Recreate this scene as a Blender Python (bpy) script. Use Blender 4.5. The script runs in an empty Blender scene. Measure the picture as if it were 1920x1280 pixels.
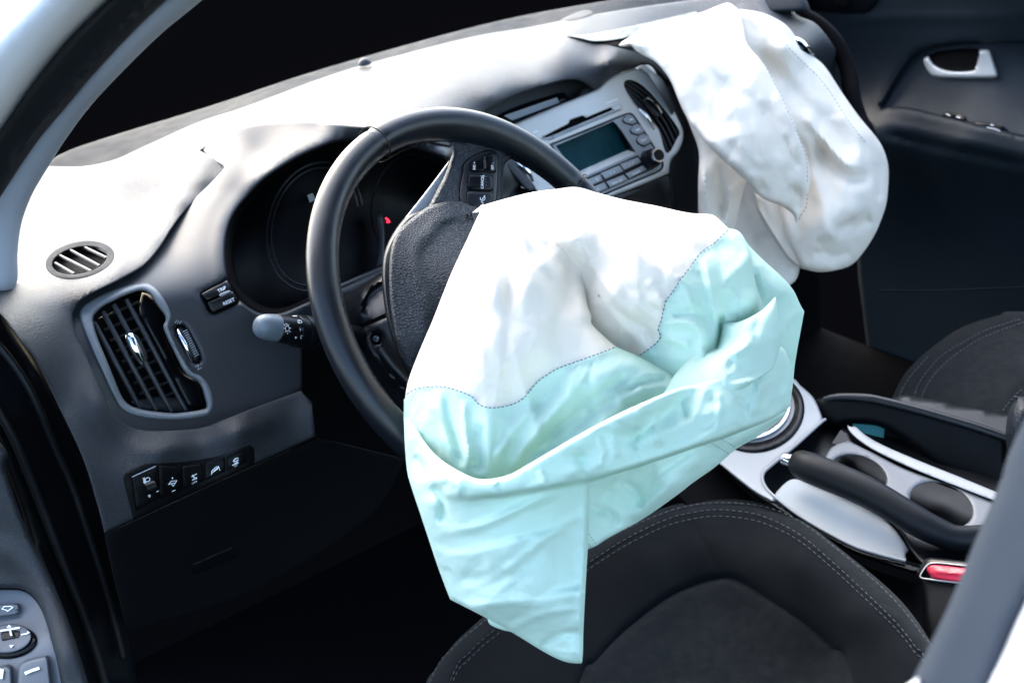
import bpy, math, numpy as np
from mathutils import Vector, Matrix, noise as mnoise
from mathutils.geometry import delaunay_2d_cdt, tessellate_polygon

# ------------------------------------------------------------------ camera, world, light
S = bpy.context.scene
W, H = 1920.0, 1280.0
F = 2420.0
AX = np.array([[0.81702772, -0.34991627, 0.45828409],      # car X (to the right) in camera axes
               [-0.56113594, -0.29969761, 0.77156192],     # car Y (forwards)
               [-0.13263542, -0.88754716, -0.44121185]])   # car Z (up)
CAM = np.array([-0.86, -0.90, 1.40])
cd = bpy.data.cameras.new('camera'); cam = bpy.data.objects.new('camera', cd)
S.collection.objects.link(cam); S.camera = cam
cd.sensor_width = 36.0; cd.lens = 36.0 * F / W; cd.clip_start = 0.02; cd.clip_end = 100.0
m3 = Matrix([[AX[i][0], -AX[i][1], -AX[i][2]] for i in range(3)])
cam.matrix_world = Matrix.Translation(Vector(CAM)) @ m3.to_4x4()
cd.dof.use_dof = True; cd.dof.focus_distance = 1.10; cd.dof.aperture_fstop = 9.0

SUN_EL, SUN_AZ = 38.0, 6.0       # azimuth from straight ahead (+Y), negative = to the driver's side
wd = bpy.data.worlds.new("World"); S.world = wd; wd.use_nodes = True
nt = wd.node_tree; nt.nodes.clear()
sky = nt.nodes.new('ShaderNodeTexSky'); sky.sky_type = 'NISHITA'; sky.sun_disc = False
sky.sun_elevation = math.radians(SUN_EL); sky.sun_rotation = math.radians(SUN_AZ)
sky.dust_density = 2.0; sky.air_density = 0.9; sky.ozone_density = 0.2
bg = nt.nodes.new('ShaderNodeBackground'); bg.inputs['Strength'].default_value = 0.15
ow = nt.nodes.new('ShaderNodeOutputWorld')
nt.links.new(sky.outputs[0], bg.inputs[0]); nt.links.new(bg.outputs[0], ow.inputs[0])
sl = bpy.data.lights.new('sun', 'SUN'); sun = bpy.data.objects.new('sun', sl); S.collection.objects.link(sun)
sl.energy = 1.15; sl.angle = math.radians(100); sl.color = (1.0, 0.975, 0.93)
e, a = math.radians(SUN_EL), math.radians(SUN_AZ)
sdir = Vector((math.sin(a) * math.cos(e), math.cos(a) * math.cos(e), math.sin(e)))
sun.rotation_euler = sdir.to_track_quat('Z', 'Y').to_euler()
S.view_settings.view_transform = 'Standard'; S.view_settings.look = 'None'
S.view_settings.gamma = 1.0; S.view_settings.exposure = 2.55
S.cycles.use_denoising = True

# ------------------------------------------------------------------ geometry helpers
def rays(x, y):
    x = np.asarray(x, float); y = np.asarray(y, float)
    c = np.stack([(x - W / 2) / F, (y - H / 2) / F, np.ones_like(x)], -1)
    return c @ AX.T
def at(x, y, d): return CAM + rays(x, y) * np.asarray(d, float)[..., None]
def hit(x, y, ax, v):
    i = 'xyz'.index(ax); r = rays(x, y); return (v - CAM[i]) / r[..., i]
def plane(p, n):
    p = np.asarray(p, float); n = np.asarray(n, float); k = (p - CAM) @ n
    return lambda x, y: k / (rays(x, y) @ n)
def plane3(a, b, c):
    A, B, C = [at(*q) for q in (a, b, c)]
    return plane(A, np.cross(B - A, C - A))
def axplane(ax, v):
    return lambda x, y: hit(x, y, ax, v)
def off(fn, o): return lambda x, y: fn(x, y) + o
def tps(ctrl, reg=0.0):
    P = []
    for c in ctrl:
        d = c[2]
        if isinstance(d, tuple): d = float(hit(c[0], c[1], d[0], d[1]))
        P.append((c[0] / 1000., c[1] / 1000., d))
    P = np.array(P); n = len(P)
    def U(r2): return np.where(r2 > 1e-12, r2 * np.log(r2 + 1e-12), 0.0)
    D = ((P[:, None, :2] - P[None, :, :2]) ** 2).sum(-1)
    A = np.zeros((n + 3, n + 3)); A[:n, :n] = U(D) + np.eye(n) * reg
    A[:n, n] = 1; A[:n, n + 1:] = P[:, :2]; A[n, :n] = 1; A[n + 1:, :n] = P[:, :2].T
    w = np.linalg.solve(A, np.r_[P[:, 2], 0, 0, 0])
    def f(x, y):
        x = np.asarray(x, float) / 1000.; y = np.asarray(y, float) / 1000.
        sh = x.shape; x = x.ravel(); y = y.ravel()
        o = w[n] + w[n + 1] * x + w[n + 2] * y
        for i in range(n):
            o = o + w[i] * U((x - P[i, 0]) ** 2 + (y - P[i, 1]) ** 2)
        return o.reshape(sh)
    return f
def cr(P, closed=False, sub=8):
    P = np.asarray(P, float); n = len(P)
    if n < 3: return P
    out = []
    for i in range(n if closed else n - 1):
        if closed: a, b, c, d = P[(i - 1) % n], P[i], P[(i + 1) % n], P[(i + 2) % n]
        else: a, b, c, d = P[max(i - 1, 0)], P[i], P[i + 1], P[min(i + 2, n - 1)]
        for t in np.arange(sub) / sub:
            out.append(.5 * ((2 * b) + (c - a) * t + (2 * a - 5 * b + 4 * c - d) * t * t + (3 * b - a - 3 * c + d) * t ** 3))
    if not closed: out.append(P[-1])
    return np.array(out)
def smooth_outline(pts, straight=False):
    """points (x, y) or (x, y, 1) for a corner"""
    xy = np.array([p[:2] for p in pts], float)
    if straight: return xy
    cs = [i for i, p in enumerate(pts) if len(p) > 2]
    if not cs: return cr(xy, True)
    out = []; n = len(pts)
    for k, i in enumerate(cs):
        j = cs[(k + 1) % len(cs)]
        if j <= i: j += n
        seg = xy[[q % n for q in range(i, j + 1)]]
        s = cr(seg) if len(seg) > 2 else seg
        out.append(s[:-1])
    return np.concatenate(out)
def resample(P, step, closed=True):
    P = np.asarray(P, float)
    Q = np.vstack([P, P[:1]]) if closed else P
    L = np.r_[0, np.cumsum(np.sqrt((np.diff(Q, axis=0) ** 2).sum(1)))]
    n = max(int(round(L[-1] / step)), 3 if closed else 1)
    t = np.linspace(0, L[-1], n + 1)
    # keep sharp corners: snap nearest sample to strong corners
    R = np.stack([np.interp(t, L, Q[:, i]) for i in range(2)], 1)
    d = np.diff(Q, axis=0); ang = np.arctan2(d[:, 1], d[:, 0])
    for i in range(1, len(Q) - 1):
        da = abs((ang[i] - ang[i - 1] + math.pi) % (2 * math.pi) - math.pi)
        if da > 0.45:
            k = int(np.argmin(abs(t - L[i]))); R[k] = Q[i]
    if closed:
        R[0] = Q[0]; return R[:-1]
    return R
def inside(x, y, poly):
    r = np.zeros(len(x), bool); n = len(poly); j = n - 1
    for i in range(n):
        xi, yi = poly[i]; xj, yj = poly[j]
        if yi != yj:
            c = ((yi > y) != (yj > y)) & (x < (xj - xi) * (y - yi) / (yj - yi) + xi)
            r ^= c
        j = i
    return r
def pdist(x, y, P, closed=True):
    """distance, arc parameter 0..1 and signed side to a polyline"""
    P = np.asarray(P, float)
    Q = np.vstack([P, P[:1]]) if closed else P
    best = np.full(len(x), 1e9); sp = np.zeros(len(x)); sd = np.ones(len(x))
    L = np.r_[0, np.cumsum(np.sqrt((np.diff(Q, axis=0) ** 2).sum(1)))]
    for i in range(len(Q) - 1):
        ax_, ay = Q[i]; bx, by = Q[i + 1]; dx, dy = bx - ax_, by - ay; l2 = dx * dx + dy * dy
        if l2 < 1e-9: continue
        t = np.clip(((x - ax_) * dx + (y - ay) * dy) / l2, 0, 1)
        ex, ey = x - ax_ - t * dx, y - ay - t * dy; d = np.sqrt(ex * ex + ey * ey)
        mk = d < best
        best = np.where(mk, d, best); sp = np.where(mk, (L[i] + t * math.sqrt(l2)) / L[-1], sp)
        sd = np.where(mk, np.sign(dx * ey - dy * ex), sd)
    return best, sp, sd
ROOTS = {}
def link(o, parent=None):
    S.collection.objects.link(o)
    if parent is not None: o.parent = parent
    return o
def rootloc(o):
    while o.parent is not None: o = o.parent
    return np.array(o.location)
def mesh_obj(name, V, Fc, mat, parent=None, smooth=True, mats=None, matidx=None):
    V = np.asarray(V, float)
    if parent is not None: V = V - rootloc(parent)
    me = bpy.data.meshes.new(name); me.from_pydata(V.tolist(), [], [list(f) for f in Fc])
    for m in (mats or [mat]): me.materials.append(m)
    if matidx is not None: me.polygons.foreach_set('material_index', matidx)
    if smooth:
        me.polygons.foreach_set('use_smooth', [True] * len(me.polygons))
    me.update()
    return link(bpy.data.objects.new(name, me), parent)
def sharp(o, deg=40):
    me = o.data
    try: me.set_sharp_from_angle(angle=math.radians(deg))
    except Exception: pass
    return o
def thing(name, loc, label, cat, group=None):
    o = bpy.data.objects.new(name, None); o.empty_display_size = 0.05; o.location = tuple(float(q) for q in loc)
    S.collection.objects.link(o); o['label'] = label; o['category'] = cat; o['kind'] = 'thing'
    if group: o['group'] = group
    return o

def stroke_rel(x, y, strokes):
    """strokes: (points, kind, width, amp[, length]) negative = towards the viewer"""
    r = np.zeros(len(x))
    for s in strokes:
        P = cr(s[0]); k, w, am = s[1], s[2], s[3]
        d, t, side = pdist(x, y, P, False)
        env = np.clip(np.minimum(t, 1 - t) * 5, 0, 1); env = env * env * (3 - 2 * env)
        if k == 'r': r -= am * np.exp(-(d / w) ** 2) * env
        elif k == 'c': r -= am * np.exp(-d / w) * env
        elif k == 'v': r -= am * np.exp(-(np.sqrt(d * d + 4) - 2) / w) * env
        elif k == 's':            # raised on the positive side, falling off over `length`
            Lf = s[4]; q = d * side
            r -= am * (1 / (1 + np.exp(-np.clip(q / w, -30, 30)))) * np.exp(-np.maximum(q, 0) / Lf) * env
        elif k == 'f':            # full step without end taper
            q = d * side
            r -= am * (1 / (1 + np.exp(-np.clip(q / w, -30, 30))))
    return r
def wrinkle(x, y, sc, amp, seed=0, ang=0.0, asp=1.0, ridged=True):
    ca, sa = math.cos(ang), math.sin(ang)
    u = (x * ca + y * sa) / sc; v = (-x * sa + y * ca) / (sc * asp)
    o = np.empty(len(x)); N = mnoise.noise
    for i in range(len(x)):
        q = N((u[i], v[i], seed * 7.3)); q = abs(q) * 2 if ridged else q
        o[i] = q
    return amp * o

def tri_region(outline, step, holes=(), lines=(), rings=(), ringstep=None):
    segs = []; pts = []; edges = []
    def add_loop(P, closed):
        b = len(pts); n = len(P)
        pts.extend([tuple(p) for p in P])
        edges.extend([(b + i, b + (i + 1) % n) for i in range(n if closed else n - 1)])
    O = resample(outline, ringstep or step)
    HO = [resample(h, ringstep or step) for h in holes]
    add_loop(O, True)
    for h in HO: add_loop(h, True)
    LN = [resample(l, step * .8, False) for l in lines]
    for l in LN: add_loop(l, False)
    x0, y0 = O.min(0); x1, y1 = O.max(0)
    gx = np.arange(x0 + step / 2, x1, step); gy = np.arange(y0 + step / 2, y1, step * .866)
    X, Y = np.meshgrid(gx, gy); X = X + (np.arange(len(gy)) % 2)[:, None] * step / 2
    X = X.ravel(); Y = Y.ravel()
    def ok(X, Y, mind):
        k = inside(X, Y, O)
        for h in HO: k &= ~inside(X, Y, h)
        X, Y = X[k], Y[k]
        if len(X) == 0: return X, Y
        d = pdist(X, Y, O)[0]
        for h in HO: d = np.minimum(d, pdist(X, Y, h)[0])
        k = d > mind
        return X[k], Y[k]
    rr = max(rings) if len(rings) else 0
    X, Y = ok(X, Y, max(rr + step * .3, step * .45))
    for l in LN:
        k = pdist(X, Y, l, False)[0] > step * .35; X, Y = X[k], Y[k]
    allx, ally = [X], [Y]
    for loop, sgn in [(O, 1)] + [(h, -1) for h in HO]:
        area = .5 * np.sum(loop[:, 0] * np.roll(loop[:, 1], -1) - np.roll(loop[:, 0], -1) * loop[:, 1])
        tg = np.roll(loop, -1, 0) - np.roll(loop, 1, 0); tg /= np.maximum(np.linalg.norm(tg, axis=1), 1e-9)[:, None]
        nn = np.stack([-tg[:, 1], tg[:, 0]], 1) * (1 if area > 0 else -1) * sgn
        for r in rings:
            q = loop + nn * r
            qx, qy = ok(q[:, 0], q[:, 1], r * .93)
            for l in LN:
                k = pdist(qx, qy, l, False)[0] > step * .3; qx, qy = qx[k], qy[k]
            allx.append(qx); ally.append(qy)
    X = np.concatenate(allx); Y = np.concatenate(ally)
    pts.extend(zip(X.tolist(), Y.tolist()))
    r = delaunay_2d_cdt([Vector((float(p[0]), float(p[1]))) for p in pts], edges, [], 0, 1e-3)
    V = np.array([(v[0], v[1]) for v in r[0]]); T = np.array([f for f in r[2] if len(f) == 3])
    c = V[T].mean(1)
    k = inside(c[:, 0], c[:, 1], O)
    for h in HO: k &= ~inside(c[:, 0], c[:, 1], h)
    T = T[k]
    used = np.unique(T); mp = -np.ones(len(V), int); mp[used] = np.arange(len(used))
    V = V[used]; T = mp[T]
    # orientation: clockwise on screen (y down) -> make normals face the camera
    a, b, c = V[T[:, 0]], V[T[:, 1]], V[T[:, 2]]
    cr_ = (b[:, 0] - a[:, 0]) * (c[:, 1] - a[:, 1]) - (b[:, 1] - a[:, 1]) * (c[:, 0] - a[:, 0])
    fl = cr_ > 0; T[fl] = T[fl][:, ::-1]
    return V, T, O, HO
def sheet(name, outline, depth, mat, parent, step=8, R=0, amp=0, holes=(), hR=0, hamp=0, thick=0.01, rel=None,
          strokes=None, straight=False, lines=(), split=None, ringstep=None, label=None, shp=None, inset=0.0, power=2.0):
    O = smooth_outline(outline, straight); HO = [smooth_outline(h, straight) for h in holes]
    m = max(R, hR)
    rings = [m * q for q in (.06, .2, .42, .7)] if m > 0 else []
    rings = [r for r in rings if r > .35]
    V, T, Or, HOr = tri_region(O, step, HO, lines, rings, ringstep)
    x, y = V[:, 0], V[:, 1]
    d = depth(x, y)
    if R > 0:
        dd = pdist(x, y, Or)[0]; t = np.clip(dd / R, 0, 1)
        d = d + amp * (1 - np.sqrt(np.maximum(1 - (1 - t) ** power, 0)))
    if hR > 0:
        for h in HOr:
            dd = pdist(x, y, h)[0]; t = np.clip(dd / hR, 0, 1)
            d = d + hamp * (1 - np.sqrt(np.maximum(1 - (1 - t) ** 2, 0)))
    if strokes: d = d + stroke_rel(x, y, strokes)
    if rel is not None: d = d + rel(x, y)
    P = at(x, y, d); n = len(P)
    # back side and walls
    if thick:
        e = np.concatenate([T[:, [0, 1]], T[:, [1, 2]], T[:, [2, 0]]])
        key = {}
        for a_, b_ in e.tolist():
            if (b_, a_) in key: del key[(b_, a_)]
            else: key[(a_, b_)] = 1
        B = at(x, y, d + thick)
        walls = [(b_, a_, a_ + n, b_ + n) for a_, b_ in key]
        FF = [tuple(t_) for t_ in T.tolist()]; BK = [(c_ + n, b_ + n, a_ + n) for a_, b_, c_ in T.tolist()]
        PP = np.vstack([P, B])
    else:
        FF = [tuple(t_) for t_ in T.tolist()]; BK = []; walls = []; PP = P
    if split is None:
        o = mesh_obj(name, PP, FF + BK + walls, mat, parent)
        sharp(o, shp or 50)
        if label: o['label'] = label
        return o
    res = []; c = V[T].mean(1); left = np.ones(len(T), bool)
    wc = np.array([(V[w[0]] + V[w[1]]) / 2 for w in walls]) if walls else np.zeros((0, 2)); wl = np.ones(len(walls), bool)
    for nm, poly, mt, lb in split:
        k = left.copy(); kw = wl.copy()
        if poly is not None:
            k &= inside(c[:, 0], c[:, 1], np.array(poly, float))
            if len(wc): kw &= inside(wc[:, 0], wc[:, 1], np.array(poly, float))
        left &= ~k; wl &= ~kw
        idx = np.where(k)[0]; FFk = [FF[i] for i in idx] + ([BK[i] for i in idx] if BK else []) + [walls[i] for i in np.where(kw)[0]]
        if not FFk: continue
        used = sorted({v for f in FFk for v in f}); mp = {v: i for i, v in enumerate(used)}
        o = mesh_obj(nm, PP[used], [tuple(mp[v] for v in f) for f in FFk], mt, parent)
        sharp(o, shp or 60)
        if lb: o['label'] = lb
        res.append(o)
    return res
def tube(name, pts, radii, mat, parent, seg=12, sub=6, cap=True, flat=1.0, up=None):
    P = cr(np.asarray(pts, float), sub=sub) if len(pts) > 2 and sub > 1 else np.asarray(pts, float)
    r0 = np.atleast_1d(np.asarray(radii, float))
    if len(r0) == 1: r0 = np.repeat(r0, len(pts))
    Rr = np.interp(np.linspace(0, 1, len(P)), np.linspace(0, 1, len(r0)), r0)
    V = []; Fc = []
    U = None; n = len(P)
    for i in range(n):
        t = P[min(i + 1, n - 1)] - P[max(i - 1, 0)]; t /= np.linalg.norm(t)
        if U is None:
            U = np.cross(t, up if up is not None else [0, 0, 1.0]);
            if np.linalg.norm(U) < 1e-3: U = np.cross(t, [1.0, 0, 0])
        U = U - t * (U @ t); U /= np.linalg.norm(U); Vv = np.cross(t, U)
        for k in range(seg):
            a_ = 2 * math.pi * k / seg
            V.append(P[i] + Rr[i] * (math.cos(a_) * U + flat * math.sin(a_) * Vv))
    for i in range(n - 1):
        for k in range(seg):
            k2 = (k + 1) % seg
            Fc.append((i * seg + k, i * seg + k2, (i + 1) * seg + k2, (i + 1) * seg + k))
    if cap:
        Fc.append(tuple(range(seg))[::-1]); Fc.append(tuple((n - 1) * seg + k for k in range(seg)))
    o = mesh_obj(name, V, Fc, mat, parent); sharp(o, 50); return o
def tube_px(name, pts, mat, parent, **k):
    """pts (x, y, depth, radius in m)"""
    P = [at(p[0], p[1], p[2]) for p in pts]
    return tube(name, P, [p[3] for p in pts], mat, parent, **k)
def stitches(name, line, depth, mat, parent, dash=7, gap=4, w=1.2, lift=0.0006, strokes=None, rel=None, smooth=True):
    """short thread stitches lying on a surface along a pixel line: real little bars"""
    L = cr(line) if smooth else np.asarray(line, float)
    L = resample(L, 2.0, False); V = []; Fc = []
    per = max(int((dash + gap) / 2.0), 2); dn = max(int(dash / 2.0), 1)
    x, y = L[:, 0], L[:, 1]; d = depth(x, y)
    if strokes: d = d + stroke_rel(x, y, strokes)
    if rel is not None: d = d + rel(x, y)
    tg = np.gradient(L, axis=0); tg /= np.maximum(np.linalg.norm(tg, axis=1), 1e-9)[:, None]; nn = np.stack([-tg[:, 1], tg[:, 0]], 1)
    for i in range(0, len(L) - dn, per):
        b = len(V)
        for j in range(i, i + dn + 1):
            e_ = .35 if j in (i, i + dn) else 1
            for s_, dz in ((-1, 0), (0, -lift * 2.2 * e_), (1, 0)):
                V.append(at(x[j] + nn[j, 0] * s_ * w * .5 * e_, y[j] + nn[j, 1] * s_ * w * .5 * e_, d[j] - lift * .3 + dz))
        for j in range(dn):
            for q in (0, 1):
                a_ = b + j * 3 + q; Fc.append((a_, a_ + 1, a_ + 4, a_ + 3))
    if not V: return None
    o = mesh_obj(name, V, Fc, mat, parent); return o
def mark(name, lines, w, depth, mat, parent, lift=0.0008, closed=False):
    """printed line symbols: thin ribbons lying on a surface, given in picture positions"""
    V = []; Fc = []
    for l in lines:
        L = np.asarray(l, float)
        if len(L) == 1: continue
        for i in range(len(L) - 1):
            a_, b_ = L[i], L[i + 1]; t = b_ - a_; t = t / max(np.linalg.norm(t), 1e-9); n_ = np.array([-t[1], t[0]]) * w / 2
            a2, b2 = a_ - t * w * .3, b_ + t * w * .3; k = len(V)
            for q in (a2 + n_, b2 + n_, b2 - n_, a2 - n_):
                V.append(at(q[0], q[1], float(depth(np.array([q[0]]), np.array([q[1]]))[0]) - lift))
            Fc.append((k, k + 1, k + 2, k + 3))
    return mesh_obj(name, V, Fc, mat, parent, smooth=False)
def circ(cx, cy, rx, ry=None, rot=0, n=14, a0=0, a1=360):
    ry = rx if ry is None else ry; o = []
    for k in range(n + 1):
        t = math.radians(a0 + (a1 - a0) * k / n); u, v = rx * math.cos(t), ry * math.sin(t)
        c_, s_ = math.cos(math.radians(rot)), math.sin(math.radians(rot))
        o.append((cx + u * c_ - v * s_, cy + u * s_ + v * c_))
    return o
def ell(cx, cy, rx, ry, rot=0, n=24): return circ(cx, cy, rx, ry, rot, n)[:-1]
def lettering(txt, o, ux, uy, size, depth, mat, parent, lift=0.0008, name='lettering', bold=0.0, align='CENTER'):
    cu = bpy.data.curves.new('t', 'FONT'); cu.body = txt; cu.align_x = align; cu.size = 1.0; cu.resolution_u = 3; cu.offset = bold
    ob = bpy.data.objects.new('t', cu); S.collection.objects.link(ob)
    dg = bpy.context.evaluated_depsgraph_get(); me = bpy.data.meshes.new_from_object(ob.evaluated_get(dg))
    V = np.array([v.co[:2] for v in me.vertices]) if len(me.vertices) else np.zeros((0, 2)); Fc = [tuple(p.vertices) for p in me.polygons]
    bpy.data.objects.remove(ob); bpy.data.curves.remove(cu); bpy.data.meshes.remove(me)
    if not len(V): return None
    s = size / 0.70
    px = o[0] + V[:, 0] * s * ux[0] + V[:, 1] * s * uy[0]; py = o[1] + V[:, 0] * s * ux[1] + V[:, 1] * s * uy[1]
    return mesh_obj(name, at(px, py, depth(px, py) - lift), Fc, mat, parent, smooth=False)

# ------------------------------------------------------------------ materials
def nodes(name):
    m = bpy.data.materials.new(name); m.use_nodes = True
    t = m.node_tree; b = t.nodes['Principled BSDF']; return m, t, b
def mat(name, col, rough=.5, metal=0., spec=.5, bump=None, var=.08, vs=6., coat=0., sheen=0.):
    """bump: (kind, scale, strength, distance)"""
    if max(col) < .06 and name not in ('grained soft plastic', 'smooth satin plastic'): col = tuple(c * .6 for c in col); spec *= .6
    if name in ('grained soft plastic', 'smooth satin plastic'): col = tuple(c * .42 for c in col); spec *= .6
    m, t, b = nodes(name)
    b.inputs['Roughness'].default_value = rough; b.inputs['Metallic'].default_value = metal
    b.inputs['Specular IOR Level'].default_value = spec
    if coat: b.inputs['Coat Weight'].default_value = coat; b.inputs['Coat Roughness'].default_value = .15
    if sheen:
        b.inputs['Sheen Weight'].default_value = sheen; b.inputs['Sheen Roughness'].default_value = .5
    tc = t.nodes.new('ShaderNodeTexCoord')
    nz = t.nodes.new('ShaderNodeTexNoise'); nz.inputs['Scale'].default_value = vs; nz.inputs['Detail'].default_value = 6
    t.links.new(tc.outputs['Object'], nz.inputs['Vector'])
    mr = t.nodes.new('ShaderNodeMapRange'); mr.inputs['From Min'].default_value = .3; mr.inputs['From Max'].default_value = .7
    mr.inputs['To Min'].default_value = 1 - var; mr.inputs['To Max'].default_value = 1 + var
    t.links.new(nz.outputs['Fac'], mr.inputs['Value'])
    mx = t.nodes.new('ShaderNodeVectorMath'); mx.operation = 'SCALE'; mx.inputs[0].default_value = col
    t.links.new(mr.outputs[0], mx.inputs['Scale']); t.links.new(mx.outputs[0], b.inputs['Base Color'])
    r2 = t.nodes.new('ShaderNodeMapRange'); r2.inputs['To Min'].default_value = max(rough - var * .6, .02); r2.inputs['To Max'].default_value = min(rough + var * .6, 1)
    r2.inputs['From Min'].default_value = .3; r2.inputs['From Max'].default_value = .7
    n2 = t.nodes.new('ShaderNodeTexNoise'); n2.inputs['Scale'].default_value = vs * 7; n2.inputs['Detail'].default_value = 4
    t.links.new(tc.outputs['Object'], n2.inputs['Vector']); t.links.new(n2.outputs['Fac'], r2.inputs['Value']); t.links.new(r2.outputs[0], b.inputs['Roughness'])
    if bump:
        kind, sc, st, dist = bump
        bp = t.nodes.new('ShaderNodeBump'); bp.inputs['Strength'].default_value = st; bp.inputs['Distance'].default_value = dist
        if kind == 'grain':
            v = t.nodes.new('ShaderNodeTexVoronoi'); v.feature = 'DISTANCE_TO_EDGE'; v.inputs['Scale'].default_value = sc
            t.links.new(tc.outputs['Object'], v.inputs['Vector'])
            v2 = t.nodes.new('ShaderNodeMapRange'); v2.inputs['From Max'].default_value = .25
            t.links.new(v.outputs['Distance'], v2.inputs['Value']); t.links.new(v2.outputs[0], bp.inputs['Height'])
        elif kind == 'noise':
            v = t.nodes.new('ShaderNodeTexNoise'); v.inputs['Scale'].default_value = sc; v.inputs['Detail'].default_value = 3
            t.links.new(tc.outputs['Object'], v.inputs['Vector']); t.links.new(v.outputs['Fac'], bp.inputs['Height'])
        elif kind == 'weave':
            w1 = t.nodes.new('ShaderNodeTexWave'); w1.bands_direction = 'X'; w1.inputs['Scale'].default_value = sc
            w2 = t.nodes.new('ShaderNodeTexWave'); w2.bands_direction = 'Z'; w2.inputs['Scale'].default_value = sc
            ad = t.nodes.new('ShaderNodeMath'); ad.operation = 'ADD'
            for w_ in (w1, w2): t.links.new(tc.outputs['Object'], w_.inputs['Vector'])
            t.links.new(w1.outputs['Fac'], ad.inputs[0]); t.links.new(w2.outputs['Fac'], ad.inputs[1]); t.links.new(ad.outputs[0], bp.inputs['Height'])
        t.links.new(bp.outputs[0], b.inputs['Normal'])
    return m
def cloth_mat(name, col, trans, tcol):
    m, t, b = nodes(name)
    b.inputs['Base Color'].default_value = (*col, 1); b.inputs['Roughness'].default_value = .95
    b.inputs['Specular IOR Level'].default_value = .04
    out = t.nodes['Material Output']
    tr = t.nodes.new('ShaderNodeBsdfTranslucent'); tr.inputs['Color'].default_value = (*tcol, 1)
    mx = t.nodes.new('ShaderNodeMixShader'); mx.inputs[0].default_value = trans
    t.links.new(b.outputs[0], mx.inputs[1]); t.links.new(tr.outputs[0], mx.inputs[2]); t.links.new(mx.outputs[0], out.inputs['Surface'])
    tc = t.nodes.new('ShaderNodeTexCoord')
    nz = t.nodes.new('ShaderNodeTexNoise'); nz.inputs['Scale'].default_value = 9; nz.inputs['Detail'].default_value = 5
    t.links.new(tc.outputs['Object'], nz.inputs['Vector'])
    cm = t.nodes.new('ShaderNodeMixRGB'); cm.inputs[1].default_value = (*[c * .93 for c in col], 1); cm.inputs[2].default_value = (*[min(c * 1.04, .95) for c in col], 1)
    t.links.new(nz.outputs['Fac'], cm.inputs[0]); t.links.new(cm.outputs[0], b.inputs['Base Color'])
    # fine cloth tooth plus shallow crumple
    ad = t.nodes.new('ShaderNodeTexNoise'); ad.inputs['Scale'].default_value = 850; t.links.new(tc.outputs['Object'], ad.inputs['Vector'])
    b1 = t.nodes.new('ShaderNodeBump'); b1.inputs['Strength'].default_value = .6; b1.inputs['Distance'].default_value = .0004
    t.links.new(ad.outputs[0], b1.inputs['Height'])
    v = t.nodes.new('ShaderNodeTexNoise'); v.inputs['Scale'].default_value = 22; v.inputs['Detail'].default_value = 3; v.inputs['Distortion'].default_value = .6
    t.links.new(tc.outputs['Object'], v.inputs['Vector'])
    b2 = t.nodes.new('ShaderNodeBump'); b2.inputs['Strength'].default_value = .5; b2.inputs['Distance'].default_value = .006
    t.links.new(v.outputs['Fac'], b2.inputs['Height']); t.links.new(b2.outputs[0], b1.inputs['Normal']); t.links.new(b1.outputs[0], b.inputs['Normal']); t.links.new(b1.outputs[0], tr.inputs['Normal'])
    return m
M = {}
M['soft'] = mat('grained soft plastic', (.036, .044, .055), .51, spec=.6, bump=('grain', 560, .45, .0006), var=.02)
M['ledge'] = mat('matt windscreen ledge plastic', (.016, .022, .031), .62, spec=.1, bump=('grain', 520, .4, .0006))
M['smooth'] = mat('smooth satin plastic', (.038, .046, .057), .46, spec=.75, bump=('noise', 900, .15, .0002), var=.03)
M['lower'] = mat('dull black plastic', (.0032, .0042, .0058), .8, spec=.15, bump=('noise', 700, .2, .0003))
M['black'] = mat('black plastic', (.004, .0055, .008), .35)
M['gloss'] = mat('black glossy plastic', (.003, .0035, .005), .22, spec=.25)
M['blackm'] = mat('black satin plastic', (.0022, .003, .0045), .5, spec=.22)
M['doorsw'] = mat('satin grey switch plastic', (.075, .085, .098), .45, spec=.5)
M['matt'] = mat('matt black', (.004, .004, .005), .8, spec=.1)
M['rubber'] = mat('rubber', (.012, .014, .017), .55)
M['silver'] = mat('silver painted plastic', (.50, .50, .49), .42, metal=.15, bump=('noise', 1500, .08, .0002))
M['silver2'] = mat('grey silver painted plastic', (.24, .26, .28), .42, metal=.25)
M['vent frame'] = mat('satin vent frame', (.12, .135, .15), .42, spec=.6)
M['console'] = mat('satin silver console trim', (.32, .325, .33), .45, metal=.1)
M['console2'] = mat('darker satin console trim', (.15, .155, .165), .45, metal=.1)
M['chrome'] = mat('chrome', (.75, .78, .82), .08, metal=1.)
M['leather'] = mat('rim leather', (.008, .0115, .017), .33, spec=.7, bump=('noise', 1400, .3, .0004), var=.1)
M['grip'] = mat('handbrake grip', (.007, .0095, .0135), .5, spec=.4, bump=('noise', 900, .4, .0005))
M['leather2'] = mat('grained leather', (.016, .023, .034), .42, spec=.6, bump=('grain', 380, .6, .0006), var=.08)
M['seat'] = mat('black seat cloth', (.0052, .0075, .0095), .9, spec=.2, bump=('noise', 1100, .5, .0005), var=.22, vs=14, sheen=.06)
M['seat2'] = mat('black leatherette', (.0035, .0052, .0072), .85, spec=.12, bump=('noise', 900, .4, .0004), var=.1, sheen=.03)
M['trim'] = mat('grey pillar trim', (.27, .30, .35), .6, bump=('noise', 500, .2, .0003))
M['paint'] = mat('white car paint', (.80, .82, .86), .3, coat=.6, var=.02)
M['belt'] = mat('grey pillar cover', (.046, .056, .070), .85, spec=.05, bump=('noise', 400, .2, .0003))
M['red'] = mat('red plastic', (.62, .02, .06), .35, var=.03)
M['print'] = mat('white print', (.80, .84, .88), .5, var=.02)
M['grey print'] = mat('grey print', (.35, .38, .42), .5, var=.02)
M['thread'] = mat('blue thread', (.035, .11, .24), .7)
M['thread2'] = mat('grey thread', (.15, .155, .16), .7)
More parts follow.
